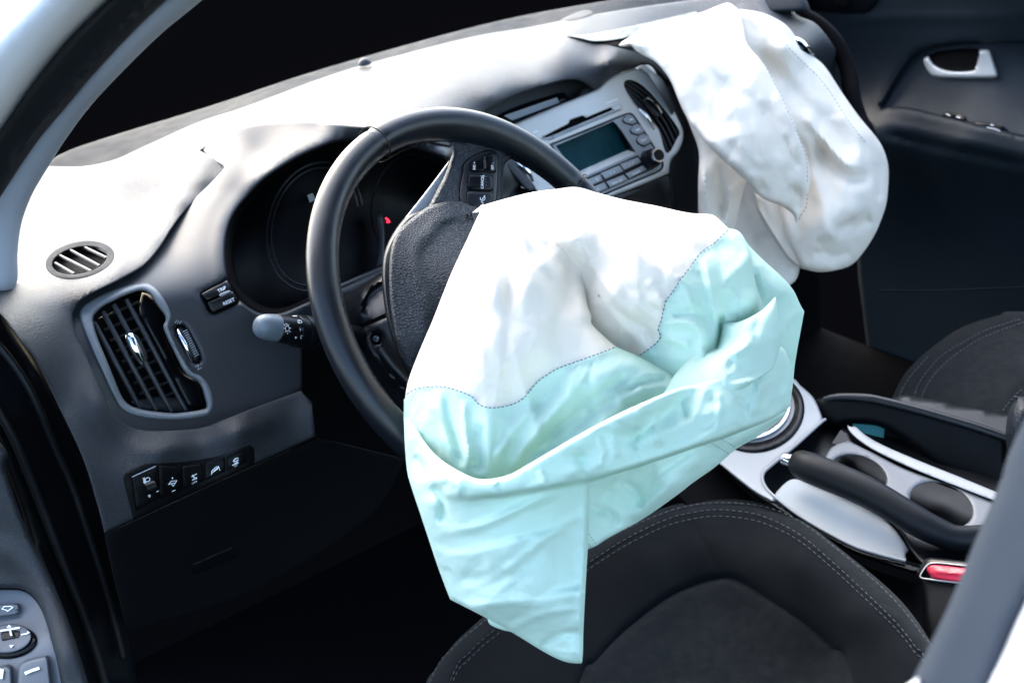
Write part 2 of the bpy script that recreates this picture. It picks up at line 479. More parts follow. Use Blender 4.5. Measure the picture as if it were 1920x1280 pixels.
M['thread4'] = mat('pale grey thread', (.36, .37, .38), .8)
M['thread3'] = mat('black thread', (.01, .01, .012), .7)
M['lcd'] = mat('teal display', (.003, .046, .058), .25, spec=.12, var=.35, vs=18)
M['bagw'] = cloth_mat('white airbag nylon', (.83, .765, .675), .16, (.80, .80, .76))
M['bagm'] = cloth_mat('mint airbag nylon', (.62, .80, .70), .18, (.46, .86, .77))
M['bagp'] = cloth_mat('passenger airbag nylon', (.82, .755, .67), .22, (.74, .76, .74))
M['carpet'] = mat('black carpet', (.004, .004, .005), .95, spec=.05)
M['door'] = mat('dark door plastic', (.020, .030, .042), .5, spec=.35, bump=('grain', 480, .35, .0005))
M['tray'] = mat('pale rubber tray mat', (.50, .52, .52), .7)
M['vanes'] = mat('dark vane plastic', (.03, .033, .038), .4)
m, t, b = nodes('ground black'); b.inputs['Base Color'].default_value = (.0008, .0008, .001, 1); b.inputs['Roughness'].default_value = 1; b.inputs['Specular IOR Level'].default_value = 0; M['void'] = m
m, t, b = nodes('warning light'); b.inputs['Base Color'].default_value = (.3, 0, .01, 1); b.inputs['Emission Color'].default_value = (1, .02, .05, 1); b.inputs['Emission Strength'].default_value = .6; M['lamp'] = m
# windscreen glass: mostly clear, faint reflection
m, t, b = nodes('windscreen glass'); t.nodes.remove(b)
tr = t.nodes.new('ShaderNodeBsdfTransparent'); tr.inputs[0].default_value = (.93, .96, .97, 1)
gl = t.nodes.new('ShaderNodeBsdfGlossy'); gl.inputs['Roughness'].default_value = .02; gl.inputs[0].default_value = (1, 1, 1, 1)
mx = t.nodes.new('ShaderNodeMixShader'); mx.inputs[0].default_value = .004
t.links.new(tr.outputs[0], mx.inputs[1]); t.links.new(gl.outputs[0], mx.inputs[2]); t.links.new(mx.outputs[0], t.nodes['Material Output'].inputs[0]); M['glass'] = m

def box(name, lo, hi, mat_, parent, bev=0.0):
    x0, y0, z0 = lo; x1, y1, z1 = hi
    V = [(x, y, z) for x in (x0, x1) for y in (y0, y1) for z in (z0, z1)]
    Fc = [(0, 1, 3, 2), (4, 6, 7, 5), (0, 4, 5, 1), (2, 3, 7, 6), (0, 2, 6, 4), (1, 5, 7, 3)]
    return mesh_obj(name, V, Fc, mat_, parent, smooth=False)

# ------------------------------------------------------------------ the setting
g = mesh_obj('ground', [(-30, -30, 0), (30, -30, 0), (30, 30, 0), (-30, 30, 0)], [(0, 1, 2, 3)], M['void'], None, smooth=False)
g['kind'] = 'structure'

# ------------------------------------------------------------------ car body: pillars, roof, windscreen, floor
body = thing('car', (0, 0, .3), 'white car body with its grey trimmed pillars, roof and windscreen around the cabin', 'car body')
def slab(name, A, B, t, mat_, parent):
    """four corners A and B: quads of 3-D points, lofted with thickness t downwards"""
    V = list(A) + [(p[0], p[1], p[2] - t) for p in A]
    n = len(A); Fc = [tuple(range(n)), tuple(range(n, 2 * n))[::-1]] + [(i, i + n, (i + 1) % n + n, (i + 1) % n) for i in range(n)]
    return mesh_obj(name, V, Fc, mat_, parent, smooth=False)
slab('roof', [(-.56, .0, 1.50), (.56, .0, 1.50), (.56, -1.3, 1.52), (-.56, -1.3, 1.52)], None, .04, M['paint'], body)
V = []; nx = 12
for i in range(nx + 1):
    u = i / nx * 2 - 1
    V += [(u * .66, .80 - .14 * u * u, .995), (u * .55, .02 - .03 * u * u, 1.485)]
mesh_obj('windscreen', V, [(2 * i, 2 * i + 2, 2 * i + 3, 2 * i + 1) for i in range(nx)], M['glass'], body)
box('floor_carpet', (-.70, -1.3, .28), (.70, .62, .30), M['carpet'], body)
box('firewall', (-.70, .62, .30), (.70, .66, .93), M['carpet'], body)

# A-pillar: three bands, a rounded trim, a dark rubber seal and the white frame
dA = tps([(640, -220, .80), (420, -220, .78), (250, -220, .76), (330, 0, .90), (200, 150, .95), (75, 290, 1.02), (20, 400, 1.06), (10, 550, 1.09), (-60, 300, 1.0), (0, 0, .86), (150, 0, .87), (-150, 600, 1.05)], 1e-4)
sheet('pillar_trim', [(640, -220, 1), (380, 0), (300, 66), (215, 150), (165, 205), (123, 262), (91, 312), (60, 365), (40, 420), (33, 475), (33, 523), (22, 545), (0, 559), (-60, 575, 1), (-60, 420, 1), (0, 344), (30, 300), (60, 255), (113, 195), (165, 133), (225, 70), (300, 0), (535, -220, 1)],
      dA, M['trim'], body, step=10, R=26, amp=.016, thick=.02)
sheet('door_seal', [(550, -220, 1), (312, 0), (240, 70), (175, 140), (120, 205), (68, 268), (8, 358), (-60, 470, 1), (-80, 300, 1), (0, 245), (60, 160), (130, 75), (205, 0), (425, -220, 1)],
      off(dA, -.012), M['rubber'], body, step=9, R=22, amp=.014, thick=.02, strokes=[([(480, -200), (300, -20), (210, 75), (110, 190), (30, 290), (-40, 390)], 'r', 4, .004)])
sheet('pillar_frame', [(440, -220, 1), (215, 0), (130, 86), (60, 175), (0, 262), (-80, 380, 1), (-80, 120, 1), (0, 30), (250, -220, 1)],
      off(dA, -.024), M['paint'], body, step=12, R=60, amp=.06, thick=.03)
sheet('pillar_panel', [(320, -220, 1), (60, 60), (0, 150), (-80, 280, 1), (-160, 100, 1), (60, -240, 1)],
      lambda x, y: dA(x, y) - .045 + .0007 * np.maximum(110 - (np.asarray(x, float) * .75 + np.asarray(y, float) * .66), 0), M['paint'], body, step=14, R=40, amp=.03, thick=.03)
# B-pillar close to the lens
dB = tps([(1920, 800, .50), (1700, 1280, .47), (1800, 1100, .48), (1920, 1280, .44), (1980, 900, .47), (1700, 1400, .46)])
sheet('seat_belt_pillar_cover', [(2120, 420, 1), (1915, 800), (1875, 905), (1830, 1010), (1785, 1120), (1745, 1205), (1705, 1285), (1600, 1500, 1), (1780, 1500, 1), (1875, 1250), (1925, 1130), (2180, 620, 1)],
      dB, M['belt'], body, step=14, R=30, amp=.01, thick=.02)
sheet('pillar_frame', [(2180, 580, 1), (1925, 1110), (1880, 1210), (1835, 1300), (1740, 1500, 1), (2200, 1500, 1), (2260, 580, 1)],
      off(dB, -.012), M['paint'], body, step=16, R=55, amp=.03, thick=.03)
sheet('pillar_frame', [(1722, 1268, 1), (1690, 1290, 1), (1690, 1330, 1), (1730, 1310, 1)], off(dB, -.003), M['paint'], body, step=16, R=8, amp=.003, thick=.01)
# sill edge, seals down the left side of the dashboard
dS = tps([(0, 600, 1.10), (60, 700, 1.10), (120, 850, 1.13), (200, 1100, 1.17), (250, 1280, 1.2), (0, 800, 1.07), (50, 1000, 1.10), (150, 1280, 1.15), (-60, 500, 1.05)])
sheet('cabin_side_trim', [(-40, 560, 1), (0, 585), (40, 640), (80, 700), (125, 790), (165, 875), (195, 960), (215, 1060), (240, 1160), (262, 1290, 1), (110, 1290, 1), (60, 1030), (20, 900), (-40, 760, 1)],
      off(dS, .03), M['black'], body, step=12, R=14, amp=.01, thick=.02)
for ln, r in (([(-20, 625), (34, 694), (69, 757), (103, 840), (134, 909), (165, 1000), (200, 1110), (230, 1230)], .0032),
              ([(-20, 742), (22, 815), (52, 885), (82, 961), (120, 1060), (160, 1160), (200, 1290)], .004)):
    tube_px('door_seal', [(p[0], p[1], float(dS(np.array([p[0]]), np.array([p[1]]))[0]) + .018, r) for p in ln], M['rubber'], body)
tube_px('sill_strip', [(218, 1180, 1.30, .006), (232, 1225, 1.29, .006), (248, 1285, 1.28, .006)], M['lower'], body, seg=8)
tube_px('sill_clip', [(243, 1268, 1.268, .0015), (248, 1264, 1.268, .002), (254, 1261, 1.268, .0015)], M['print'], body, seg=6)

# ------------------------------------------------------------------ dashboard
dash = thing('dashboard', (0, .45, .95), 'long dark grained dashboard, washed out bright along its top, across the car front', 'dashboard')
dPad = tps([(105, 290, ('z', .995)), (400, 198, ('z', 1.0)), (700, 108, ('z', 1.0)), (1000, 44, ('z', 1.0)), (1300, 0, ('z', 1.0)), (1500, -20, ('z', 1.0)),
            (600, 185, ('z', 1.022)), (850, 140, ('z', 1.018)), (1050, 90, ('z', 1.012)), (250, 330, ('z', .995)), (420, 250, 1.395), (464, 232, 1.39),
            (900, 201, ('z', 1.0)), (1017, 158, ('z', .998)), (1144, 119, ('z', .995)), (970, 230, ('y', .345)), (1116, 169, ('y', .352)), (1153, 141, ('y', .355)), (1214, 120, ('y', .365)),
            (925, 184, ('z', 1.004)), (1030, 136, ('z', 1.002)), (1125, 100, ('z', .999)), (540, 226, ('z', 1.035)), (700, 235, ('z', 1.035)), (150, 488, ('z', .975)), (45, 470, ('z', .975)), (415, 312, 1.335), (385, 292, 1.36),
            (302, 461, 1.262), (235, 515, 1.228), (181, 546, 1.205), (141, 585, 1.198), (351, 392, 1.290), (388, 356, 1.312), (283, 446, 1.268), (334, 376, 1.296), (376, 338, 1.318), (222, 496, 1.233), (262, 425, 1.305), (316, 358, 1.345), (195, 480, 1.26), (140, 625, 1.19), (60, 640, 1.125), (0, 600, 1.10), (110, 762, 1.155), (69, 679, 1.125),
            (150, 690, 1.185), (185, 760, 1.185), (196, 999, 1.19), (155, 858, 1.165), (254, 815, ('y', .215)), (378, 815, ('y', .215)), (480, 780, ('y', .215)), (564, 745, ('y', .22)),
            (300, 850, ('y', .192)), (450, 805, ('y', .195)), (590, 770, ('y', .205)), (361, 923, ('y', .195)), (584, 820, ('y', .205)), (250, 900, ('y', .185))], 2e-5)
def lean(f):
    def g(x, y):
        t_ = np.clip((np.asarray(y, float) - 350) / 230, 0, 1); t_ = t_ * t_ * (3 - 2 * t_)
        return f(x, y) - .085 * t_ - .03 * np.clip((np.asarray(y, float) - 580) / 280, 0, 1.6)
    return g
dPad = lean(dPad)
padstr = [([(91, 318), (155, 318), (213, 306), (261, 285), (309, 263), (378, 233), (461, 206), (600, 154), (700, 123), (883, 76), (1000, 56), (1120, 33), (1250, 10), (1320, -5)], 'v', 4, -.0015),
          ([(350, 372), (318, 420), (292, 462), (255, 500), (205, 525), (160, 550), (120, 580)], 'r', 26, .004),
          ([(140, 600), (165, 700), (200, 790), (260, 835), (380, 830), (480, 795), (575, 750)], 'r', 22, .006)]
sheet('windscreen_ledge', [(60, 330, 1), (110, 291), (200, 258), (400, 197), (600, 131), (900, 48), (1100, 8), (1250, -12), (1500, -30, 1), (1520, 20, 1), (1250, 40), (900, 100), (600, 180), (400, 250), (200, 325), (60, 345, 1)],
      off(dPad, .012), M['ledge'], dash, step=16, R=10, amp=.01, thick=.02)
pad_outline = [(-60, 330, 1), (60, 316), (91, 312), (155, 312), (213, 300), (261, 279), (309, 257), (378, 227), (461, 200), (600, 148), (700, 117), (883, 70), (1000, 50), (1100, 30), (1240, 8), (1400, -12, 1),
               (1480, 60, 1), (1400, 170, 1), (1250, 150, 1), (1214, 120), (1181, 130), (1153, 141), (1134, 154), (1116, 169), (1040, 201), (970, 231), (900, 262), (840, 275, 1), (750, 252), (680, 243), (639, 238), (585, 234), (533, 234), (464, 241), (412, 262), (375, 282, 1),
               (395, 293), (419, 303), (427, 313), (421, 325), (388, 358), (351, 392), (323, 427), (302, 461), (272, 496), (234, 520), (186, 544), (151, 564), (139, 582), (136, 595), (144, 633), (155, 652), (179, 703), (199, 751), (220, 782), (254, 803), (309, 807), (378, 801), (430, 782), (481, 762), (564, 732, 1),
               (586, 755, 1), (592, 818, 1), (457, 879), (361, 921), (196, 999, 1), (182, 944), (155, 858), (110, 762), (69, 679), (34, 634), (0, 588), (-60, 540, 1)]
vent_hole = ell(150, 487.5, 60, 31, -10)
clock_hole = [(905, 214, 1), (914, 207), (959, 182), (1017, 162), (1058, 151), (1083, 150), (1102, 159), (1120, 173, 1), (1041, 207, 1), (965, 240, 1), (920, 262, 1)]
switch_hole = [(250, 975, 1), (240, 935), (231, 900), (236, 884), (262, 870), (292, 858), (318, 859), (344, 857), (412, 843), (440, 835), (461, 829), (474, 830), (478, 842), (478, 871, 1), (361, 924, 1)]
pad = sheet('top_pad', pad_outline, dPad, M['soft'], dash, step=8, R=5, amp=.004, holes=[vent_hole, clock_hole], hR=5, hamp=.004, thick=.012, strokes=padstr)
# side demister vent: ring, bowl and slats
rg = sheet('demister_vent', ell(150, 487.5, 66, 35, -10, 40), off(dPad, -.0025), M['ledge'], dash, step=6, R=5, amp=.004, holes=[ell(149, 488, 52, 25, -11, 36)], hR=5, hamp=.003, thick=.006)
sheet('vent_duct', ell(150, 487, 66, 36, -10), off(dPad, .03), M['matt'], rg, step=14, thick=.004)
for (x0, y0), (x1, y1) in (((104, 494), (139, 514)), ((111, 479), (171, 509)), ((131, 469), (187, 499)), ((156, 463), (200, 484)), ((180, 463), (202, 474))):
    f_ = lambda x, y, dz: float(dPad(np.array([x]), np.array([y]))[0]) + dz
    tube_px('slat', [(x0, y0, f_(x0, y0, .006), .0016), (x1, y1, f_(x1, y1, .006), .0016)], M['smooth'], rg, seg=6, sub=1)

# instrument panel (smooth plastic) with the cluster opening and the vent opening
dPan = tps([(150, 600, 1.207), (160, 680, 1.20), (200, 770, ('y', .235)), (300, 815, ('y', .228)), (450, 785, ('y', .232)), (568, 740, ('y', .235)), (566, 660, ('y', .25)), (480, 650, ('y', .252)), (400, 600, ('y', .26)),
            (250, 545, 1.235), (310, 470, 1.275), (390, 380, 1.285), (330, 600, ('y', .262)), (425, 300, 1.335), (395, 292, 1.36), *[(x_, y_, float(dPad(np.array([x_]), np.array([y_]))[0]) + (.004 if x_ < 400 else -.001 if x_ < 430 else -.005)) for x_, y_ in ((375., 279.), (412., 260.), (464., 239.), (533., 232.), (600., 233.), (680., 241.), (760., 250.))], (480, 290, 1.335), (850, 258, 1.40),
            (555, 290, 1.305), (500, 325, 1.298), (464, 360, 1.293), (605, 270, 1.312), (422, 475, ('y', .268)), (440, 547, ('y', .262)), (500, 600, ('y', .255)), (660, 262, 1.325), (740, 270, 1.33), (790, 279, 1.335), (840, 300, 1.345), (850, 330, ('y', .30)), (800, 450, ('y', .28)), (640, 560, ('y', .27)), (950, 330, ('y', .31)), (950, 250, ('y', .335))], 1e-5)
dPan = lean(dPan)
cluster_hole = [(639, 265), (602, 276), (550, 300), (498, 334), (464, 368), (440, 399), (426, 434), (422, 475), (427, 520), (440, 550), (461, 572), (492, 588), (530, 586), (578, 566), (640, 541), (720, 500), (800, 440), (848, 380), (848, 330), (839, 303), (818, 290), (790, 281), (740, 268), (690, 262)]
panel_outline = [(375, 276, 1), (412, 256), (464, 235), (533, 228), (585, 228), (680, 237), (800, 250), (960, 240, 1), (990, 330, 1), (900, 430), (760, 560), (650, 630), (566, 655, 1), (566, 738, 1),
                 (481, 770), (430, 790), (378, 809), (309, 815), (254, 811), (215, 790), (193, 755), (173, 706), (149, 655), (138, 633), (130, 595), (133, 580), (147, 560), (184, 539), (230, 515), (268, 491), (297, 457), (318, 423), (346, 388), (383, 354), (415, 322), (418, 312), (395, 299, 1)]
left_vent = [(175, 603), (177, 590), (192, 575), (215, 563), (234, 554), (261, 545), (275, 547), (285, 556), (296, 574), (308, 590), (311, 600), (306, 612), (313, 632), (324, 655), (337, 682), (344, 694), (354, 705), (370, 714), (378, 727), (384, 746), (387, 763), (378, 768), (350, 772), (326, 774), (290, 771), (262, 766), (240, 757), (226, 738), (203, 682), (182, 631)]
panstr = [([(410, 600), (405, 520), (400, 470), (408, 420), (430, 380), (470, 335), (530, 290), (590, 262), (650, 248)], 's', 5, .004, 30),
          ]
trip_hole = [(376, 550, 1), (426, 523, 1), (435, 534), (449, 562, 1), (444, 569), (401, 588, 1), (393, 584)]
wheel_hole = [(328, 620), (330, 611), (340, 609), (348, 614), (358, 632), (370, 655), (377, 675), (372, 681), (363, 680), (352, 668), (342, 650)]
panel = sheet('instrument_panel', panel_outline, dPan, M['smooth'], dash, step=8, R=4, amp=.004, holes=[cluster_hole, left_vent, trip_hole, wheel_hole], hR=9, hamp=.006, thick=.012, strokes=panstr)
# cluster: bowl behind the opening, dials, needle hood, red lamp
big = [(c[0], c[1]) for c in cluster_hole]; cx, cy = 640, 420
bowl = [(cx + (p[0] - cx) * 1.06, cy + (p[1] - cy) * 1.06) for p in big]
clus = sheet('instrument_cluster', bowl, off(dPan, .075), M['blackm'], dash, step=16, thick=.01)
dC = off(dPan, .065)
sheet('cluster_wall', bowl, off(dPan, .012), M['matt'], clus, step=12, holes=[[(cx + (p[0] - cx) * .93, cy + (p[1] - cy) * .93) for p in big]], hR=14, hamp=.05, thick=.004)
for (u, v, r1, r2, ro, a0, a1) in ((590, 425, 88, 122, 14, 60, 330), (760, 380, 62, 92, 14, 80, 300), (590, 425, 80, 112, 14, 60, 330)):
    P = circ(u, v, r1, r2, ro, 30, a0, a1)
    tube_px('dial_ring', [(p[0], p[1], float(off(dPan, .058)(np.array([p[0]]), np.array([p[1]]))[0]), .0012) for p in P], M['black'], clus, seg=6, sub=1)
sheet('display_window', [(576, 366, 1), (586, 362, 1), (592, 374, 1), (581, 380, 1)], dC, M['silver2'], clus, step=6, thick=.002)
mark('warning_lamp', [[(724, 409), (728, 413), (726, 417)], [(727, 412), (730, 416)]], 3.5, dC, M['lamp'], clus, lift=.003)
sheet('cluster_divider', [(702, 400, 1), (716, 396), (722, 430), (722, 480), (714, 510, 1), (704, 508, 1), (710, 460), (708, 430)], off(dPan, .045), M['vanes'], clus, step=10, R=5, amp=.004, thick=.006)
tube_px('cluster_trim_bar', [(505, 600, 1.285, .004), (540, 584, 1.29, .004), (600, 556, 1.30, .004), (660, 530, 1.31, .004), (722, 503, 1.33, .004), (790, 470, 1.35, .004)], M['smooth'], dash, seg=8)
sheet('trim_below_cluster', [(500, 604, 1), (600, 560), (722, 507), (790, 474, 1), (790, 600, 1), (560, 650, 1)], lambda x, y: 1.335 + (x - 540) * .0002, M['black'], dash, step=14, thick=.006)

# left air vent: duct, slats, rear vanes, chrome tab
vd = lambda x, y, dz: float(dPan(np.array([x]), np.array([y]))[0]) + dz
vent = sheet('air_vent', [(c[0] + (c[0] - 280) * .06, c[1] + (c[1] - 660) * .05) for c in left_vent], off(dPan, .055), M['matt'], dash, step=14, thick=.006)
for k in range(10):   # slanting rear vanes
    a_, b_ = np.array([186 + k * 11, 598 + k * 20.0]), np.array([260 + k * 11.0, 566 + k * 20.0])
    tube_px('rear_vane', [(a_[0], a_[1], vd(*a_, .034), .0013), (b_[0], b_[1], vd(*b_, .034), .0013)], M['vanes'], vent, seg=5, sub=1)
for (x0, y0), (x1, y1) in (((176, 604), (262, 764)), ((193, 584), (292, 768)), ((214, 571), (321, 771)), ((237, 561), (348, 769))):
    mx_, my_ = (x0 + x1) / 2, (y0 + y1) / 2
    tube_px('slat', [(x0, y0, vd(x0, y0, .014), .0022), (mx_, my_, vd(mx_, my_, .010), .0024), (x1, y1, vd(x1, y1, .014), .0022)], M['smooth'], vent, seg=8)
tb = tube_px('slider_tab', [(243, 629, vd(243, 629, .004), .0042), (247, 640, vd(247, 640, .002), .0046), (257, 660, vd(257, 660, .002), .0046), (268, 680, vd(268, 680, .004), .0034)], M['chrome'], vent, seg=12)
sheet('slider_grip', [(252, 626, 1), (260, 632), (273, 656), (277, 674), (270, 680, 1), (262, 660)], off(dPan, .008), M['vanes'], vent, step=6, R=4, amp=.002, thick=.004)
sheet('vent_side_panel', [(266, 548, 1), (286, 556), (306, 590), (304, 614), (318, 650), (340, 695), (372, 718), (386, 766, 1), (352, 770, 1), (300, 668), (262, 592)], off(dPan, .026), M['black'], vent, step=8, R=10, amp=.01, thick=.004)
sheet('vent_floor', [(246, 752, 1), (300, 742, 1), (350, 745, 1), (384, 764, 1), (350, 775, 1), (270, 772, 1)], off(dPan, .03), M['smooth'], vent, step=8, R=8, amp=.006, thick=.004)
sheet('vent_surround', [(150, 600), (152, 578), (175, 560), (222, 540), (266, 530), (288, 537), (303, 553), (318, 580), (321, 595), (316, 612), (326, 640), (345, 675), (360, 697), (378, 706), (393, 726), (400, 752), (396, 772), (380, 781), (330, 787), (270, 783), (232, 770), (214, 745), (190, 695), (168, 645)],
      off(dPan, -.0035), M['vent frame'], dash, step=5, R=5, amp=.0045, holes=[left_vent], hR=8, hamp=.007, thick=.012)
# thumbwheel
tw = sheet('thumbwheel', [(332, 616), (340, 612), (350, 620), (362, 642), (372, 668), (369, 679), (362, 676), (348, 650), (338, 634)], off(dPan, .002), M['vanes'], dash, step=4, R=9, amp=.006, thick=.01)
tube_px('chrome_edge', [(333, 619, vd(333, 619, .001), .0014), (338, 630, vd(338, 630, -.003), .0018), (347, 646, vd(347, 646, -.004), .0022), (353, 660, vd(353, 660, -.003), .002), (359, 677, vd(359, 677, .001), .0012)], M['chrome'], tw, seg=8)
for k in range(13):
    u = k / 12; x_ = 343 + u * 22; y_ = 622 + u * 46
    tube_px('ridge', [(x_, y_, vd(x_, y_, -.0005 - .002 * math.sin(math.pi * u)), .0005), (x_ + 8, y_ - 4, vd(x_, y_, .001 - .002 * math.sin(math.pi * u)), .0005)], M['silver2'], tw, seg=5, sub=1)
mark('marking', [[(366, 688), (372, 684), (371, 693), (378, 689)], [(328, 605), (332, 600)], [(332, 606), (336, 601)], [(336, 607), (340, 602)]], .9, dPan, M['grey print'], tw)
# TRIP / RESET buttons
for nm, ol, txt, o_ in (('TRIP', [(377, 551, 1), (425, 525, 1), (431, 533), (434, 543, 1), (415, 551), (388, 564, 1)], 'TRIP', (417, 545)),
                        ('RESET', [(389, 567, 1), (415, 556), (436, 546, 1), (446, 562, 1), (440, 568), (402, 586, 1), (396, 583)], 'RESET', (430, 568))):
    dk = off(dPan, -.0015)
    b_ = sheet('trip_button', ol, dk, M['black'], dash, step=5, R=3, amp=.0015, thick=.008)
    lettering(txt, o_, (.90, -.42), (-.38, -.92), 6.2, dk, M['print'], b_, bold=.008)
sheet('button_backing', [(372, 550, 1), (427, 519, 1), (453, 563, 1), (400, 592, 1)], off(dPan, .010), M['matt'], dash, step=16, thick=.003)
sheet('indicator_window', [(411, 551), (420, 547), (430, 544), (434, 546), (428, 550), (418, 555), (412, 556)], off(dPan, -.002), M['silver2'], dash, step=4, R=2, amp=.001, thick=.004)

# lower knee panel and switch bank
dKnee = tps([(196, 1004, 1.20), (361, 928, ('y', .205)), (590, 824, ('y', .215)), (240, 1160, 1.23), (420, 1110, ('y', .24)), (600, 1010, ('y', .25)), (600, 900, ('y', .23)), (400, 1000, ('y', .215))])
dKnee0 = dKnee; dKnee = lambda x, y: dKnee0(x, y) - .115
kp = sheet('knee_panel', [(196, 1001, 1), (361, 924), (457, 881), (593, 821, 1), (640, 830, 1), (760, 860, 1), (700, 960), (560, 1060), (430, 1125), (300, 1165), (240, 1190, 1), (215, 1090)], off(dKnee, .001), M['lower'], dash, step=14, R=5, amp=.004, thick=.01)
sheet('fuse_cover', [(360, 1057, 1), (440, 1022, 1), (452, 1033), (450, 1042, 1), (365, 1077, 1), (355, 1070)], off(dKnee, -.002), M['black'], dash, step=10, R=5, amp=.003, thick=.004)
dSw = off(dPad, -.001)
sw = sheet('switch_bank', [(c[0], c[1], 1) if len(c) > 2 else c for c in switch_hole], dSw, M['blackm'], dash, step=8, R=3, amp=.003, thick=.006)
cols = [((247, 893), (293, 873), (297, 934), (256, 957)), ((297, 873), (337, 874), (341, 918), (300, 934)), ((341, 874), (380, 869), (382, 901), (344, 917)), ((384, 868), (422, 857), (423, 883), (385, 900)), ((425, 856), (459, 843), (462, 866), (426, 882))]
for c in cols:
    b_ = sheet('switch', [(q[0], q[1], 1) for q in c], off(dPad, -.0035), M['blackm'], dash, step=8, R=2.5, amp=.002, thick=.004)
dI = off(dPad, -.0042)
ix = lambda L: [[(220 + x / 6.857, 820 + y / 6.857) for x, y in l] for l in L]
mark('switch_marking', ix([[(190, 505), (490, 368)]]), 1.6, dI, M['grey print'], sw)
mark('switch_marking', ix([circ(388, 540, 34, 24, -30, 12), [(330, 520), (352, 592)], [(345, 514), (362, 585)], [(338, 545), (365, 538)], [(333, 575), (372, 560)]]), 1.3, dI, M['print'], sw)
mark('switch_marking', ix([[(395, 695), (405, 722)], circ(412, 750, 10, 12, 0, 8), [(500, 698), (532, 682)]]), 1.5, dI, M['print'], sw)
mark('switch_marking', ix([[(660, 603), (690, 560), (765, 552), (735, 600), (715, 625), (690, 590), (660, 603)], [(700, 590), (740, 580)], [(700, 520), (716, 520)], [(708, 510), (708, 530)], [(705, 690), (745, 675)]]), 1.3, dI, M['print'], sw)
mark('switch_marking', ix([[(955, 500), (1020, 465)], [(965, 545), (1020, 520)], [(978, 490), (998, 530)], [(968, 480), (975, 510)], [(1012, 508), (1018, 530)]]), 1.5, dI, M['print'], sw)
lettering('LOCK', (220 + 995 / 6.857, 820 + 584 / 6.857), (.9, -.42), (-.3, -.95), 3.0, dI, M['print'], sw)
mark('switch_marking', ix([[(1210, 475), (1215, 430), (1265, 380), (1300, 370), (1318, 420)], [(1215, 455), (1290, 400), (1300, 375)], [(1240, 430), (1285, 390)]]), 1.3, dI, M['print'], sw)
mark('switch_marking', ix([[(1490, 300), (1520, 268), (1555, 265)], [(1495, 310), (1555, 290)], [(1510, 330), (1550, 310)], [(1480, 355), (1555, 325)]]), 1.6, dI, M['print'], sw)
lettering('OFF', (220 + 1525 / 6.857, 820 + 372 / 6.857), (.9, -.42), (-.3, -.95), 2.6, dI, M['print'], sw)
tube_px('beam_wheel', [(269, 917, float(dI(np.array([269.]), np.array([917.]))[0]) + .002, .006), (287, 911, float(dI(np.array([287.]), np.array([911.]))[0]) + .002, .006)], M['black'], sw, seg=16, sub=1)

# sun sensor dome
V, Fc = [], []
sc_ = at(684, 121, float(hit(684, 118, 'z', 1.008)))
for i in range(7):
    ph = i / 6 * math.pi / 2
    for k in range(18):
        th = k / 18 * 2 * math.pi; V.append(sc_ + .0088 * np.array([math.cos(ph) * math.cos(th), math.cos(ph) * math.sin(th), math.sin(ph) * .95]))
for i in range(6):
    for k in range(18): Fc.append((i * 18 + k, i * 18 + (k + 1) % 18, (i + 1) * 18 + (k + 1) % 18, (i + 1) * 18 + k))
mesh_obj('sun_sensor', V, Fc, M['smooth'], dash)
sheet('defroster_grille', [(1050, 38, 1), (1085, 22), (1105, 20), (1112, 26), (1100, 32), (1070, 40, 1)], off(dPad, -.001), M['blackm'], dash, step=6, R=3, amp=.002, thick=.004)

# centre stack
fy = plane3((970, 232, float(hit(970, 232, 'y', .345))), (1190, 130, float(hit(1190, 130, 'y', .362))), (1200, 345, float(hit(1200, 345, 'y', .295))))
fas_out = [(930, 245, 1), (970, 230), (1041, 200), (1116, 169), (1134, 154), (1153, 141), (1181, 131), (1214, 121), (1232, 140), (1252, 185), (1280, 245), (1274, 280), (1258, 300), (1254, 325, 1), (1180, 356), (1100, 385, 1), (980, 420, 1), (930, 340, 1)]
rvent = [(1170, 161), (1179, 150), (1205, 161), (1240, 199), (1273, 245), (1268, 262), (1256, 285), (1247, 283), (1235, 243), (1215, 222), (1190, 195)]
lvent = [(905, 300), (940, 300), (960, 301), (985, 330), (1010, 365), (1015, 395), (980, 400), (940, 392)]
radio_hole = [(1031, 271, 1), (1100, 243), (1172, 214), (1181, 212), (1190, 218), (1204, 240), (1225, 273), (1241, 300), (1244, 312), (1234, 323), (1180, 346), (1120, 372, 1), (1085, 345), (1060, 310)]
slit = [(1016, 258, 1), (1066, 232, 1), (1069, 225, 1), (1092, 217, 1), (1099, 221, 1), (1145, 202, 1), (1148, 206, 1), (1138, 211, 1), (1100, 227, 1), (1028, 257, 1)]
sheet('centre_fascia', fas_out, fy, M['silver'], dash, step=7, R=6, amp=.006, holes=[rvent, lvent, radio_hole, slit], hR=2.5, hamp=.003, thick=.012)
sheet('disc_slot', [(c[0], c[1] + (4 if i in (0, 5, 6, 7, 8, 9) else -3)) for i, c in enumerate(slit)], off(fy, .010), M['matt'], dash, step=14, thick=.004)
sheet('slot_lip', [(1012, 259, 1), (1028, 258, 1), (1138, 213, 1), (1150, 209, 1), (1168, 204, 1), (1168, 206, 1), (1030, 264, 1)], off(fy, -.0015), M['silver2'], dash, step=10, R=1.5, amp=.001, thick=.003)
sheet('eject_button', [(1147, 201, 1), (1161, 195), (1166, 197), (1166, 203), (1152, 209, 1)], off(fy, -.003), M['silver'], dash, step=4, R=3, amp=.002, thick=.005)
mark('panel_print', [[(1138, 193), (1158, 186)], [(1000, 248), (1008, 246)]], 1.8, fy, M['print'], dash)
